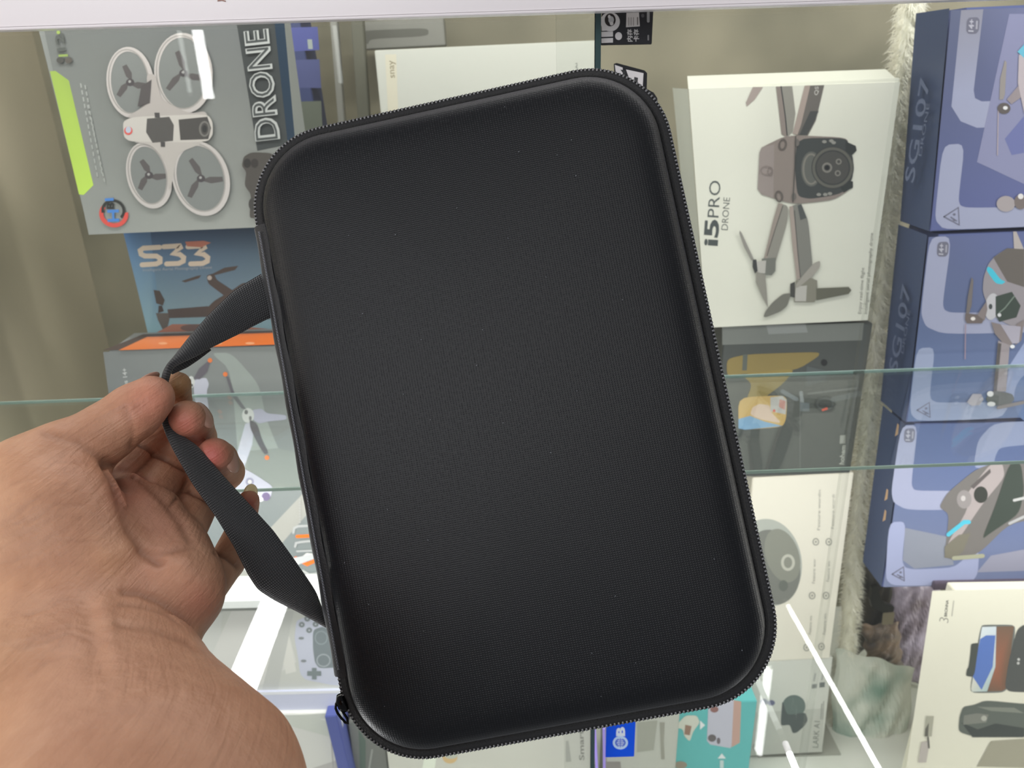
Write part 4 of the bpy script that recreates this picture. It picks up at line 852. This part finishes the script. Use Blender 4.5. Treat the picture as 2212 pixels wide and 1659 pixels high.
# coil of the zip: small tilted rods all round except behind the gusset
m_coil = mat('black_nylon', (.008, .008, .008), .16, spec=.9)
def arc_points(step, inset):
    R = outline(inset); out = []; acc = 0
    for i, p in enumerate(R):
        q = R[(i+1) % len(R)]; L = math.hypot(q[0]-p[0], q[1]-p[1]); d = (q[0]-p[0])/L, (q[1]-p[1])/L
        t = (-acc) % step if acc else 0
        pos = acc
        k = math.ceil(pos/step)*step-pos
        while k < L: out.append((p[0]+d[0]*k, p[1]+d[1]*k, d)); k += step
        acc += L
    return out
V = []; Fc = []
GY0, GY1 = -.096, .094; HEADS = []
for (x, y, d) in arc_points(.00165, .0008):
    if x < -.088 and GY0 < y < GY1: continue
    nx, ny = d[1], -d[0]
    if abs(x) > .0912 or abs(y) > .1352: pass
    A = Vector((x+nx*.0001-d[0]*.0005, y+ny*.0001-d[1]*.0005, -.0024)); B = Vector((x+nx*.0001+d[0]*.0005, y+ny*.0001+d[1]*.0005, .0024))
    # outward bulging rod: three stations
    st_ = [(A, .0), ((A+B)/2, .0005), (B, .0)]
    b0 = len(V)
    for (P, out_) in st_:
        for kx, ky in ((.00078, 0), (0, .0004), (-.00078, 0), (0, -.0004)):
            q = P+Vector((nx, ny, 0))*(out_+ky)+Vector((d[0], d[1], 0))*kx
            V.append(case_pt(q.x, q.y, q.z))
    for s in range(2):
        for k in range(4): Fc.append((b0+s*4+k, b0+s*4+(k+1) % 4, b0+s*4+4+(k+1) % 4, b0+s*4+4+k))
    Fc.append((b0, b0+3, b0+2, b0+1)); Fc.append((b0+8, b0+9, b0+10, b0+11))
    # rounded tooth head on the viewer's side
    c_ = Vector((x-nx*.0002, y-ny*.0002, -.0029)); b0 = len(V); HEADS.append(len(Fc))
    for a_ in range(6):
        t_ = math.pi*a_/3; q = c_+Vector((nx, ny, 0))*math.cos(t_)*.0008+Vector((d[0], d[1], 0))*math.sin(t_)*.0005; V.append(case_pt(q.x, q.y, q.z+.0004))
    V.append(case_pt(c_.x, c_.y, c_.z-.0004))
    for a_ in range(6): Fc.append((b0+a_, b0+(a_+1) % 6, b0+6))
zt = tag(mk('zip_teeth', V, Fc, [m_coil, mat('tooth_glint', (.13, .13, .14), .2, spec=.9)], parent=case, smooth=True), kind='stuff')  # lighter heads: glints of the coil put into the colour
for h_ in HEADS:
    for q in range(6): zt.data.polygons[h_+q].material_index = 1
# gusset (spine) along the left long side
m_gus = fabric('charcoal_gusset', (.02, .02, .022), 0, 0); m_gus.node_tree.nodes['Principled BSDF'].inputs['Sheen Weight'].default_value = .3; bump(m_gus, 'noise', 1600, .5, .0004)
V = []; Fc = []; N = 60; prof = [(.0058, .0068), (.0030, .0066), (.0006, .0048), (-.0008, .0018), (-.0010, -.002), (.0006, -.006), (.0050, -.008)]
for i in range(N+1):
    y = GY0+(GY1-GY0)*i/N
    for (ins, h) in prof: V.append(case_pt(-HW+ins+.0002*math.sin(i*.7), y, -h))
K = len(prof)
for i in range(N):
    for k in range(K-1): Fc.append((i*K+k, i*K+k+1, (i+1)*K+k+1, (i+1)*K+k))
g = mk('spine_gusset', V, Fc, m_gus, parent=case, smooth=True)
m_thr = mat('grey_thread', lin((136, 138, 146)), .6)
V = []; Fc = []
for k in range(150):
    y = GY0+.003+(GY1-GY0-.006)*k/150; L = (GY1-GY0)/150*.8
    for off, sl in ((0, .0006), (.0006, -.0006)):
        x0 = -HW+.0026+off; b0 = len(V)
        for (dx, dy, dz) in ((-.00024, 0, 0), (.00024, 0, 0), (sl+.00024, L, 0), (sl-.00024, L, 0), (0, 0, .00035), (sl, L, .00035)):
            V.append(case_pt(x0+dx, y+dy, -.0071-dz))
        Fc += [(b0, b0+4, b0+5, b0+3), (b0+4, b0+1, b0+2, b0+5)]
tag(mk('stitching', V, Fc, m_thr, parent=case), kind='stuff')
# zip puller by the lower left corner
def tubepath(name, pts, r, m, parent, n=8, closed=False):
    V = []; Fc = []; N = len(pts)
    for i, p in enumerate(pts):
        a = pts[i-1] if (i or closed) else pts[i]; b = pts[(i+1) % N] if (i < N-1 or closed) else pts[i]
        t = (b-a).normalized(); s = t.orthogonal().normalized() if abs(t.dot(FW)) > .9 else t.cross(FW).normalized(); w = t.cross(s)
        rr = r[i] if isinstance(r, (list, tuple)) else r
        for k in range(n): V.append(p+s*math.cos(2*math.pi*k/n)*rr+w*math.sin(2*math.pi*k/n)*rr)
    for i in range(N if closed else N-1):
        for k in range(n): j = (i+1) % N; Fc.append((i*n+k, i*n+(k+1) % n, j*n+(k+1) % n, j*n+k))
    if not closed: Fc.append(tuple(range(n))); Fc.append(tuple(range((N-1)*n, N*n)))
    return mk(name, V, Fc, m, parent=parent, smooth=True)
dz = (case_pt(-HW, .1, 0)-C0).dot(FW)-.002
m_metal = mat('black_metal', (.012, .012, .013), .18, metal=.8)
sl = tubepath('zip_slider', [PD(x, y, dz) for x, y in ((735, 1500), (738, 1512), (743, 1524), (748, 1535))], [.0016, .0026, .0026, .0018], m_metal, case, 10)
pk = tubepath('puller_ring', [PD(x, y, dz-.001) for x, y in ((731, 1514), (726, 1520), (725, 1530), (729, 1540), (737, 1551), (746, 1561), (752, 1563), (750, 1552), (742, 1540), (736, 1528), (735, 1518))], .00055, m_metal, case, 8, closed=True)
# lint specks on the front
V = []; Fc = []
for k in range(34):
    x, y = rng.uniform(-.075, .075), rng.uniform(-.12, .12); a = rng.uniform(0, 6.28); L = rng.uniform(.00012, .0003); w = rng.uniform(.00006, .00012)
    cx, cy = math.cos(a)*L, math.sin(a)*L; wx, wy = -math.sin(a)*w, math.cos(a)*w
    ax = max(abs(x)-.055, abs(y)-.10, 0)
    hgt = .0172-ax*.055; b0 = len(V)
    V += [case_pt(x-cx-wx, y-cy-wy, -hgt), case_pt(x+cx-wx, y+cy-wy, -hgt), case_pt(x+cx+wx, y+cy+wy, -hgt-.0001), case_pt(x-cx+wx, y-cy+wy, -hgt)]; Fc.append((b0, b0+1, b0+2, b0+3))
tag(mk('lint', V, Fc, mat('lint_fibre', lin((128, 132, 140)), .8), parent=case), kind='stuff')
# handle strap: ribbon between two edge polylines given where it hangs
m_web = mat('black_webbing', (.014, .015, .018), .55, spec=.45, Sheen_Weight=.25)
nt = m_web.node_tree; b_ = nt.nodes['Principled BSDF']; uvn = nt.nodes.new('ShaderNodeUVMap'); uvn.uv_map = 'UVMap'
wv = []
for ax, s in (('X', 330), ('Y', 330)):
    w_ = nt.nodes.new('ShaderNodeTexWave'); w_.bands_direction = ax; w_.inputs['Scale'].default_value = s; w_.inputs['Distortion'].default_value = .3
    nt.links.new(uvn.outputs[0], w_.inputs['Vector']); wv.append(w_)
mu = nt.nodes.new('ShaderNodeMath'); mu.operation = 'MULTIPLY'; nt.links.new(wv[0].outputs['Fac'], mu.inputs[0]); nt.links.new(wv[1].outputs['Fac'], mu.inputs[1])
bpn = nt.nodes.new('ShaderNodeBump'); bpn.inputs['Strength'].default_value = .9; bpn.inputs['Distance'].default_value = .0006; nt.links.new(mu.outputs[0], bpn.inputs['Height']); nt.links.new(bpn.outputs[0], b_.inputs['Normal'])
rm = nt.nodes.new('ShaderNodeMix'); rm.data_type = 'RGBA'; rm.inputs[6].default_value = (.006, .007, .009, 1); rm.inputs[7].default_value = (.10, .102, .115, 1); nt.links.new(mu.outputs[0], rm.inputs[0]); nt.links.new(rm.outputs[2], b_.inputs['Base Color'])
def resample(pts, n):
    P = np.array(pts, float); d = np.r_[0, np.cumsum(np.linalg.norm(np.diff(P[:, :2], axis=0), axis=1))]; t = np.linspace(0, d[-1], n)
    R = np.stack([np.interp(t, d, P[:, k]) for k in range(P.shape[1])], 1)
    for _ in range(3): R[1:-1] = (R[:-2]+2*R[1:-1]+R[2:])/4
    return R, d[-1]
def ribbon(name, A, B, m, parent, th=.0013, n=70, nw=8, bow=.0):
    Ra, La = resample(A, n); Rb, _ = resample(B, n)
    V = []; Fc = []; uv = []; acc = 0; prev = None
    for i in range(n):
        pa = PD(*Ra[i]); pb = PD(*Rb[i]); mid = (pa+pb)/2
        if prev is not None: acc += (mid-prev).length
        prev = mid
        nrm = (pb-pa).cross(PD(*Ra[min(i+1, n-1)])-PD(*Ra[max(i-1, 0)])).normalized()
        if nrm.dot(FW) > 0: nrm = -nrm
        for s in (0, 1):
            for j in range(nw+1):
                t = j/nw; V.append(pa*(1-t)+pb*t+nrm*(bow*math.sin(math.pi*t)+(th if s == 0 else 0)*(.5+.5*math.sin(math.pi*t)**.3))); uv.append((acc, t*.020))
    K = 2*(nw+1)
    for i in range(n-1):
        for j in range(nw):
            Fc.append((i*K+j, i*K+j+1, (i+1)*K+j+1, (i+1)*K+j)); q = nw+1; Fc.append((i*K+q+j, (i+1)*K+q+j, (i+1)*K+q+j+1, i*K+q+j+1))
        Fc.append((i*K, (i+1)*K, (i+1)*K+nw+1, i*K+nw+1)); Fc.append((i*K+nw, i*K+2*nw+1, (i+1)*K+2*nw+1, (i+1)*K+nw))
    o = mk(name, V, Fc, m, parent=parent, smooth=True)
    ul = o.data.uv_layers.new(name='UVMap'); ul.data.foreach_set('uv', [q for l in o.data.loops for q in uv[l.vertex_index]])
    return o
ribbon('handle_strap', [(564, 592, .325), (530, 612, .322), (500, 632, .319), (450, 680, .312), (410, 726, .307), (375, 772, .303), (352, 800, .301), (345, 830, .301)],
       [(585, 686, .325), (545, 706, .321), (520, 720, .318), (455, 752, .310), (428, 768, .306), (398, 782, .303), (374, 794, .3015), (362, 830, .303)], m_web, case, bow=.001)
ribbon('strap_fold', [(450, 748, .3125), (420, 768, .311), (390, 784, .308), (362, 800, .306)], [(456, 756, .314), (432, 775, .3125), (406, 793, .310), (372, 808, .308)], m_web, case, n=24, th=.0006)
ribbon('handle_strap', [(352, 850, .303), (345, 900, .304), (358, 940, .304), (375, 975, .304), (415, 1045, .305), (465, 1115, .306), (505, 1180, .307), (535, 1240, .308), (556, 1272, .309), (590, 1294, .313), (640, 1320, .317), (700, 1354, .322)],
       [(364, 850, .305), (362, 896, .306), (392, 940, .307), (425, 962, .309), (480, 1025, .310), (540, 1090, .311), (590, 1145, .312), (630, 1200, .313), (668, 1255, .316), (684, 1280, .320), (690, 1300, .322), (712, 1350, .323)], m_web, case, n=110, bow=.0012)

# ------------------------------------------------------------------ the hand: one continuous surface from blended tapering limbs
def cpt(x, y, d): return np.array([(x-CX)/F*d, (y-CY)/F*d, d])
H = .0011
lo = np.array([-.285, -.014, .150]); hi = np.array([-.040, .205, .352])
nx_, ny_, nz_ = [int(v) for v in np.ceil((hi-lo)/H)]
gx = (lo[0]+H*np.arange(nx_)).astype(np.float32); gy = (lo[1]+H*np.arange(ny_)).astype(np.float32); gz = (lo[2]+H*np.arange(nz_)).astype(np.float32)
fld = np.full((nx_, ny_, nz_), .05, np.float32)
def smin(a, b, k):
    h = np.clip(.5+.5*(b-a)/k, 0, 1); return b*(1-h)+a*h-k*h*(1-h)
def cone(p, q, k=.004, target=None, sub=False):
    """p, q = (x px, y px, depth m, radius px)"""
    a = cpt(*p[:3]); b = cpt(*q[:3]); ra = p[3]*p[2]/F; rb = q[3]*q[2]/F
    m_ = max(ra, rb)+k+.006
    l = np.minimum(a, b)-m_; h = np.maximum(a, b)+m_
    i0 = np.clip(((l-lo)/H).astype(int), 0, [nx_, ny_, nz_]); i1 = np.clip(((h-lo)/H).astype(int)+1, 0, [nx_, ny_, nz_])
    if (i1 <= i0).any(): return
    s = np.s_[i0[0]:i1[0], i0[1]:i1[1], i0[2]:i1[2]]
    X = gx[i0[0]:i1[0], None, None]-a[0]; Y = gy[None, i0[1]:i1[1], None]-a[1]; Z = gz[None, None, i0[2]:i1[2]]-a[2]
    ab = b-a; L2 = max(float(ab@ab), 1e-12)
    t = np.clip((X*ab[0]+Y*ab[1]+Z*ab[2])/L2, 0, 1)
    d = np.sqrt((X-t*ab[0])**2+(Y-t*ab[1])**2+(Z-t*ab[2])**2)-(ra+(rb-ra)*t)
    T = fld if target is None else target
    T[s] = smin(T[s], d.astype(np.float32), k)
def chain(pts, k=.003, joink=.004):
    """a finger: its own field blended tightly, then merged"""
    sub = np.full(fld.shape, .05, np.float32) if False else None
    for a, b in zip(pts, pts[1:]): cone(a, b, k)
# forearm and wrist
cone((190, 1400, .264, 160), (200, 1560, .242, 252), .006); cone((200, 1560, .242, 252), (290, 1800, .212, 370), .006)
cone((70, 1380, .262, 165), (60, 1560, .240, 280), .006)
cone((230, 1400, .262, 150), (230, 1480, .252, 200), .006)
# heel of the hand, thenar and hypothenar
cone((95, 1250, .272, 150), (150, 1370, .264, 170), .014)
cone((120, 1120, .270, 118), (165, 1250, .266, 122), .010)
cone((150, 1080, .272, 88), (195, 1200, .268, 92), .008)
cone((60, 1060, .281, 90), (60, 1250, .272, 130), .012)
cone((380, 1285, .279, 97), (352, 1335, .273, 88), .006)
cone((260, 1230, .288, 110), (330, 1290, .278, 100), .012)
cone((300, 1120, .293, 62), (372, 1215, .288, 72), .007)
# metacarpal ridge of the palm
cone((268, 1062, .300, 44), (335, 1110, .300, 48), .006); cone((335, 1110, .300, 48), (385, 1180, .295, 50), .006); cone((385, 1180, .295, 50), (408, 1250, .287, 60), .008)
# thumb
cone((78, 1045, .278, 92), (150, 985, .284, 74), .008); cone((150, 985, .284, 74), (232, 932, .290, 60), .005); cone((232, 932, .290, 60), (290, 888, .293, 55), .004); cone((290, 888, .293, 55), (328, 857, .295, 46), .004)
cone((296, 905, .290, 36), (330, 868, .2915, 36), .004)
cone((75, 1050, .279, 100), (110, 1150, .272, 120), .01)
K1 = .0011
# index finger behind the thumb
chain([(258, 1045, .308, 48), (318, 975, .331, 42)], K1); chain([(318, 975, .331, 42), (362, 905, .334, 36)], K1); chain([(362, 905, .334, 36), (382, 868, .322, 31), (385, 829, .313, 27)], K1)
# middle finger
chain([(325, 1095, .305, 46), (372, 1004, .333, 42)], K1); chain([(372, 1004, .333, 42), (428, 945, .334, 38)], K1); chain([(428, 945, .334, 38), (418, 912, .318, 40), (404, 904, .308, 40)], K1)
# ring finger
chain([(392, 1160, .302, 46), (440, 1062, .331, 42)], K1); chain([(440, 1062, .331, 42), (490, 1020, .336, 37)], K1); chain([(490, 1020, .336, 37), (474, 992, .324, 38), (464, 983, .316, 38)], K1)
# little finger
chain([(425, 1285, .294, 52), (490, 1215, .318, 38)], K1); chain([(490, 1215, .318, 38), (522, 1140, .334, 30)], K1); chain([(522, 1140, .334, 30), (537, 1082, .330, 24)], K1)
# surface nets
def surface_nets(f):
    s = f < 0
    nx, ny, nz = f.shape
    c = np.zeros((nx-1, ny-1, nz-1), np.int8)
    for i in (0, 1):
        for j in (0, 1):
            for k in (0, 1): c += s[i:nx-1+i, j:ny-1+j, k:nz-1+k]
    act = (c > 0) & (c < 8); idx = np.full(act.shape, -1, np.int64); I = np.argwhere(act); idx[act] = np.arange(len(I))
    acc = np.zeros((len(I), 3)); cnt = np.zeros(len(I))
    for ax in range(3):
        for u in (0, 1):
            for v in (0, 1):
                o = [0, 0, 0]; oth = [k for k in range(3) if k != ax]; o[oth[0]] = u; o[oth[1]] = v
                A = I+o; o2 = list(o); o2[ax] = 1; B = I+o2
                fa = f[A[:, 0], A[:, 1], A[:, 2]]; fb = f[B[:, 0], B[:, 1], B[:, 2]]
                m = (fa < 0) != (fb < 0); t = np.where(m, fa/np.where(m, fa-fb, 1), 0)
                p = np.array(o, float)[None].repeat(len(I), 0); p[:, ax] = t
                acc[m] += p[m]; cnt[m] += 1
    V = I+acc/cnt[:, None]
    Q = []
    for ax in range(3):
        u, v = [(1, 2), (2, 0), (0, 1)][ax]
        sl = [slice(1, -1)]*3; sl[ax] = slice(0, -1)
        sl2 = list(sl); sl2[ax] = slice(1, None)
        a = s[tuple(sl)]; b = s[tuple(sl2)]
        # restrict to matching extents
        E = np.argwhere(a != b)
        off = np.array([1, 1, 1]); off[ax] = 0; G = E+off
        sgn = s[G[:, 0], G[:, 1], G[:, 2]]
        du = np.zeros(3, int); du[u] = 1; dv = np.zeros(3, int); dv[v] = 1
        q = np.stack([idx[tuple((G-du-dv).T)], idx[tuple((G-dv).T)], idx[tuple(G.T)], idx[tuple((G-du).T)]], 1)
        q[~sgn] = q[~sgn][:, ::-1]; Q.append(q)
    return V, np.concatenate(Q)
for _s in (np.s_[0], np.s_[-1], np.s_[:, 0], np.s_[:, -1], np.s_[:, :, 0], np.s_[:, :, -1]): fld[_s] = .01
HV, HQ = surface_nets(fld)
HQ = HQ[(HQ >= 0).all(1)]
HV = lo+HV*H
def edges_of(Q):
    e = np.concatenate([Q[:, [0, 1]], Q[:, [1, 2]], Q[:, [2, 3]], Q[:, [3, 0]]]); return e
E_ = edges_of(HQ)
def laplace(Vv, it, w=.5):
    for _ in range(it):
        s = np.zeros_like(Vv); n = np.zeros(len(Vv)); np.add.at(s, E_[:, 0], Vv[E_[:, 1]]); np.add.at(n, E_[:, 0], 1); np.add.at(s, E_[:, 1], Vv[E_[:, 0]]); np.add.at(n, E_[:, 1], 1)
        Vv = Vv*(1-w)+w*s/np.maximum(n, 1)[:, None]
    return Vv
HV = laplace(HV, 4)
def normals(V, Q):
    n = np.cross(V[Q[:, 2]]-V[Q[:, 0]], V[Q[:, 3]]-V[Q[:, 1]]); N = np.zeros_like(V)
    for k in range(4): np.add.at(N, Q[:, k], n)
    return N/np.maximum(np.linalg.norm(N, axis=1), 1e-12)[:, None]
HN = normals(HV, HQ)
if (HN*(HV-HV.mean(0))).sum() < 0: HQ = HQ[:, ::-1]; HN = -HN
px = HV[:, 0]/HV[:, 2]*F+CX; py = HV[:, 1]/HV[:, 2]*F+CY
front = HN[:, 2] < .25
def dist_poly(pts):
    best = np.full(len(px), 1e9)
    for (a, b) in zip(pts, pts[1:]):
        ax, ay = a[0], a[1]; bx_, by_ = b[0], b[1]; L2 = (bx_-ax)**2+(by_-ay)**2+1e-9
        t = np.clip(((px-ax)*(bx_-ax)+(py-ay)*(by_-ay))/L2, 0, 1)
        best = np.minimum(best, np.hypot(px-ax-t*(bx_-ax), py-ay-t*(by_-ay)))
    return best
disp = np.zeros(len(px)); crease = np.zeros(len(px))
# (polyline, depth mm, half width px, pigment, nearest depth, farthest depth)
CR_ = [
 ([(232, 1000), (246, 1030), (262, 1085), (280, 1140), (308, 1190), (345, 1215)], 1.6, 13, .45, .2, .31),
 ([(245, 1012), (300, 1030), (350, 1075), (392, 1130), (410, 1168)], .9, 10, .35, .2, .33),
 ([(300, 1190), (350, 1195), (420, 1180)], .6, 7, .3, .2, .31),
 ([(268, 1278), (300, 1280), (345, 1298), (385, 1325), (410, 1352)], 1.2, 9, .4, .2, .30),
 ([(262, 1305), (310, 1310), (360, 1326), (400, 1350)], .6, 6, .35, .2, .30),
 ([(255, 1350), (330, 1358), (400, 1385), (425, 1400)], .6, 8, .3, .2, .30),
 ([(270, 880), (282, 905), (288, 935), (284, 965)], .7, 5, .2, .2, .31),
 ([(262, 885), (272, 910), (277, 945)], .3, 4, .1, .2, .31),
 ([(100, 935), (170, 955), (215, 985), (232, 1005)], .8, 10, .25, .2, .30),
 ([(298, 958), (318, 968), (334, 980)], 1.2, 5, .8, .30, .36),
 ([(335, 982), (365, 995), (402, 1016)], 1.3, 5, .8, .29, .36),
 ([(400, 1058), (435, 1073), (460, 1090)], 1.3, 5, .8, .29, .36),
 ([(468, 1194), (490, 1203), (512, 1222)], 1.0, 6, .8, .28, .35),
 ([(372, 1088), (392, 1062), (404, 1038)], .9, 4, .7, .29, .36),
 ([(290, 1028), (312, 1006), (332, 985)], .9, 4, .7, .29, .36),
]
for (pts, dep, w, pig, d0, d1) in CR_:
    d = dist_poly(pts); m = front & (HV[:, 2] > d0) & (HV[:, 2] < d1); g = np.exp(-(d/w)**2)*m
    disp -= g*dep*.001; crease = np.maximum(crease, g*pig)
# fine diagonal wrinkles over the thenar and wrist
rw = random.Random(9)
for k in range(30):
    y0 = 1000+k*14+rw.uniform(-9, 9); amp = rw.uniform(.06, .24)
    c = rw.uniform(-22, 22)
    pts = [(rw.uniform(-20, 60), y0+52+c), (80, y0+16), (120, y0-8+c*.4), (rw.uniform(140, 215), y0-14)]
    if y0 > 1240: pts = [(rw.uniform(20, 70), y0+45+c), (100, y0+16), (150, y0+c*.3), (rw.uniform(170, 215), y0+8)]
    g = np.exp(-(dist_poly(pts)/3.5)**2)*front*(HV[:, 2] < .30); disp -= g*amp*.001; crease = np.maximum(crease, g*amp*.7)
# palm pads, tendons
for (pts, dep, w) in (([(222, 1300), (235, 1360), (248, 1410)], .55, 20), ([(188, 1320), (203, 1390), (212, 1440)], -.7, 22), ([(230, 1205), (280, 1190)], .9, 28), ([(400, 1240), (430, 1290)], .8, 34), ([(330, 1230), (400, 1215)], .5, 14)):
    disp += np.exp(-(dist_poly(pts)/w)**2)*front*dep*.001*(HV[:, 2] < .30)
HV = HV+HN*disp[:, None]
# pigment, with light from the left painted in
base = np.array(lin((178, 133, 107))); col = np.repeat(base[None], len(px), 0)
def blend(c, w):
    global col
    col = col*(1-w[:, None])+np.array(lin(c))[None]*w[:, None]
blend((200, 154, 118), np.clip((140-px)/200, 0, 1)*.6)  # skin lightened towards the left, side light put into the colour
for (x, y, r, c, wgt, dmin, dmax) in ((330, 868, 60, (206, 128, 108), .55, .2, .31), (400, 915, 34, (200, 118, 104), .8, .295, .33), (455, 985, 36, (190, 96, 90), .9, .30, .33), (535, 1092, 26, (168, 84, 74), .8, .30, .35), (280, 1060, 50, (196, 122, 104), .5, .2, .31), (350, 1130, 60, (190, 126, 106), .35, .2, .32), (430, 1300, 50, (190, 118, 100), .4, .2, .31), (250, 1210, 50, (200, 150, 112), .4, .2, .3), (320, 1230, 60, (192, 134, 112), .35, .2, .3), (385, 832, 34, (150, 118, 76), .85, .30, .325), (200, 1000, 60, (188, 134, 106), .4, .2, .3)):
    g = np.exp(-(((px-x)**2+(py-y)**2)/r**2))*((HV[:, 2] > dmin) & (HV[:, 2] < dmax)); blend(c, g*wgt)
blend((92, 54, 40), np.clip(crease, 0, 1)*.75)
OW = np.array([list(RT), list(-UP), list(FW)])
HW_ = HV@OW+np.array(C0)
hand_org = Vector(HW_[np.argmin(HW_[:, 2])])
me = bpy.data.meshes.new('hand')
me.from_pydata((HW_-np.array(hand_org)).tolist(), [], HQ.tolist()); me.update()
m_skin = mat('skin', (.5, .3, .2), .52, spec=.4, Subsurface_Weight=.12, Subsurface_Scale=.004)
m_skin.node_tree.nodes['Principled BSDF'].inputs['Subsurface Radius'].default_value = (1, .35, .18)
nt = m_skin.node_tree; vc = nt.nodes.new('ShaderNodeVertexColor'); vc.layer_name = 'pigment'
tcn = nt.nodes.new('ShaderNodeTexCoord'); nn = nt.nodes.new('ShaderNodeTexNoise'); nn.inputs['Scale'].default_value = 120; nn.inputs['Detail'].default_value = 3
mm_ = nt.nodes.new('ShaderNodeMix'); mm_.data_type = 'RGBA'; mm_.blend_type = 'MULTIPLY'; mm_.inputs[0].default_value = .35
rp = nt.nodes.new('ShaderNodeValToRGB'); rp.color_ramp.elements[0].color = (.72, .6, .55, 1); rp.color_ramp.elements[1].color = (1.1, 1.1, 1.1, 1); rp.color_ramp.elements[0].position = .3; rp.color_ramp.elements[1].position = .7
nt.links.new(tcn.outputs['Object'], nn.inputs['Vector']); nt.links.new(nn.outputs['Fac'], rp.inputs[0]); nt.links.new(vc.outputs[0], mm_.inputs[6]); nt.links.new(rp.outputs[0], mm_.inputs[7]); nt.links.new(mm_.outputs[2], nt.nodes['Principled BSDF'].inputs['Base Color'])
bump(m_skin, 'noise', 330, .6, .0007); bump(m_skin, 'voronoi', 1400, .15, .0004)
_t = nt.nodes.new('ShaderNodeTexCoord'); _m1 = nt.nodes.new('ShaderNodeMapping'); _m1.inputs['Rotation'].default_value = (0, math.radians(25), 0)
_m2 = nt.nodes.new('ShaderNodeMapping'); _m2.inputs['Scale'].default_value = (45, 45, 430); _n = nt.nodes.new('ShaderNodeTexNoise'); _n.inputs['Scale'].default_value = 1; _n.inputs['Detail'].default_value = 2; _n.inputs['Distortion'].default_value = .8
_b = nt.nodes.new('ShaderNodeBump'); _b.inputs['Strength'].default_value = .42; _b.inputs['Distance'].default_value = .0012
nt.links.new(_t.outputs['Object'], _m1.inputs[0]); nt.links.new(_m1.outputs[0], _m2.inputs[0]); nt.links.new(_m2.outputs[0], _n.inputs['Vector']); nt.links.new(_n.outputs['Fac'], _b.inputs['Height'])
_p = nt.nodes['Principled BSDF']; nt.links.new(_p.inputs['Normal'].links[0].from_socket, _b.inputs['Normal']); nt.links.new(_b.outputs[0], _p.inputs['Normal'])
person = link_mesh('person', me, m_skin, origin=hand_org, smooth=True); person['_org'] = tuple(hand_org)
tag(person, 'person reaching in from the left, bare left hand pinching the black strap', 'person')
ca = me.color_attributes.new('pigment', 'FLOAT_COLOR', 'POINT'); ca.data.foreach_set('color', np.c_[col, np.ones(len(col))].astype(np.float32).ravel())
# nails
m_nail = mat('nail', lin((176, 138, 122)), .28, spec=.5); m_nail2 = mat('nail_tip', lin((222, 204, 158)), .3, spec=.5)
def nail(c, ax_long, ax_wide, L, Wd, th, m):
    """small curved plate"""
    c = PD(*c); l = ax_long.normalized(); w = (ax_wide-l*ax_wide.dot(l)).normalized(); n = l.cross(w)
    if n.dot(ax_wide.cross(l)) > 0: n = n
    V = []; Fc = []; A, B = 10, 12
    for i in range(A+1):
        for j in range(B):
            ph = math.pi*i/A; th_ = 2*math.pi*j/B
            x = math.cos(ph); y = math.sin(ph)*math.cos(th_); z = math.sin(ph)*math.sin(th_)
            V.append(c+l*x*L+w*y*Wd+n*z*th)
    for i in range(A):
        for j in range(B): Fc.append((i*B+j, i*B+(j+1) % B, (i+1)*B+(j+1) % B, (i+1)*B+j))
    return mk('fingernail', V, Fc, m, parent=person, smooth=True)
def vdir(dx, dy, dd): return RT*dx-UP*dy+FW*dd
nail((441, 897, .3105), vdir(.45, .9, .3), vdir(.3, -.1, 1), .0060, .0040, .0016, m_nail)
nail((498, 992, .3185), vdir(.35, .9, .25), vdir(.3, -.1, 1), .0062, .0044, .0017, m_nail)
nail((541, 1066, .3315), vdir(.1, -1, 0), vdir(.7, 0, .7), .0042, .0034, .0016, m_nail2)
nail((316, 824, .300), vdir(.75, -.6, .2), vdir(.2, .2, 1), .0058, .0042, .0008, m_nail)

for o in list(bpy.data.objects):
    if '_org' in o: del o['_org']
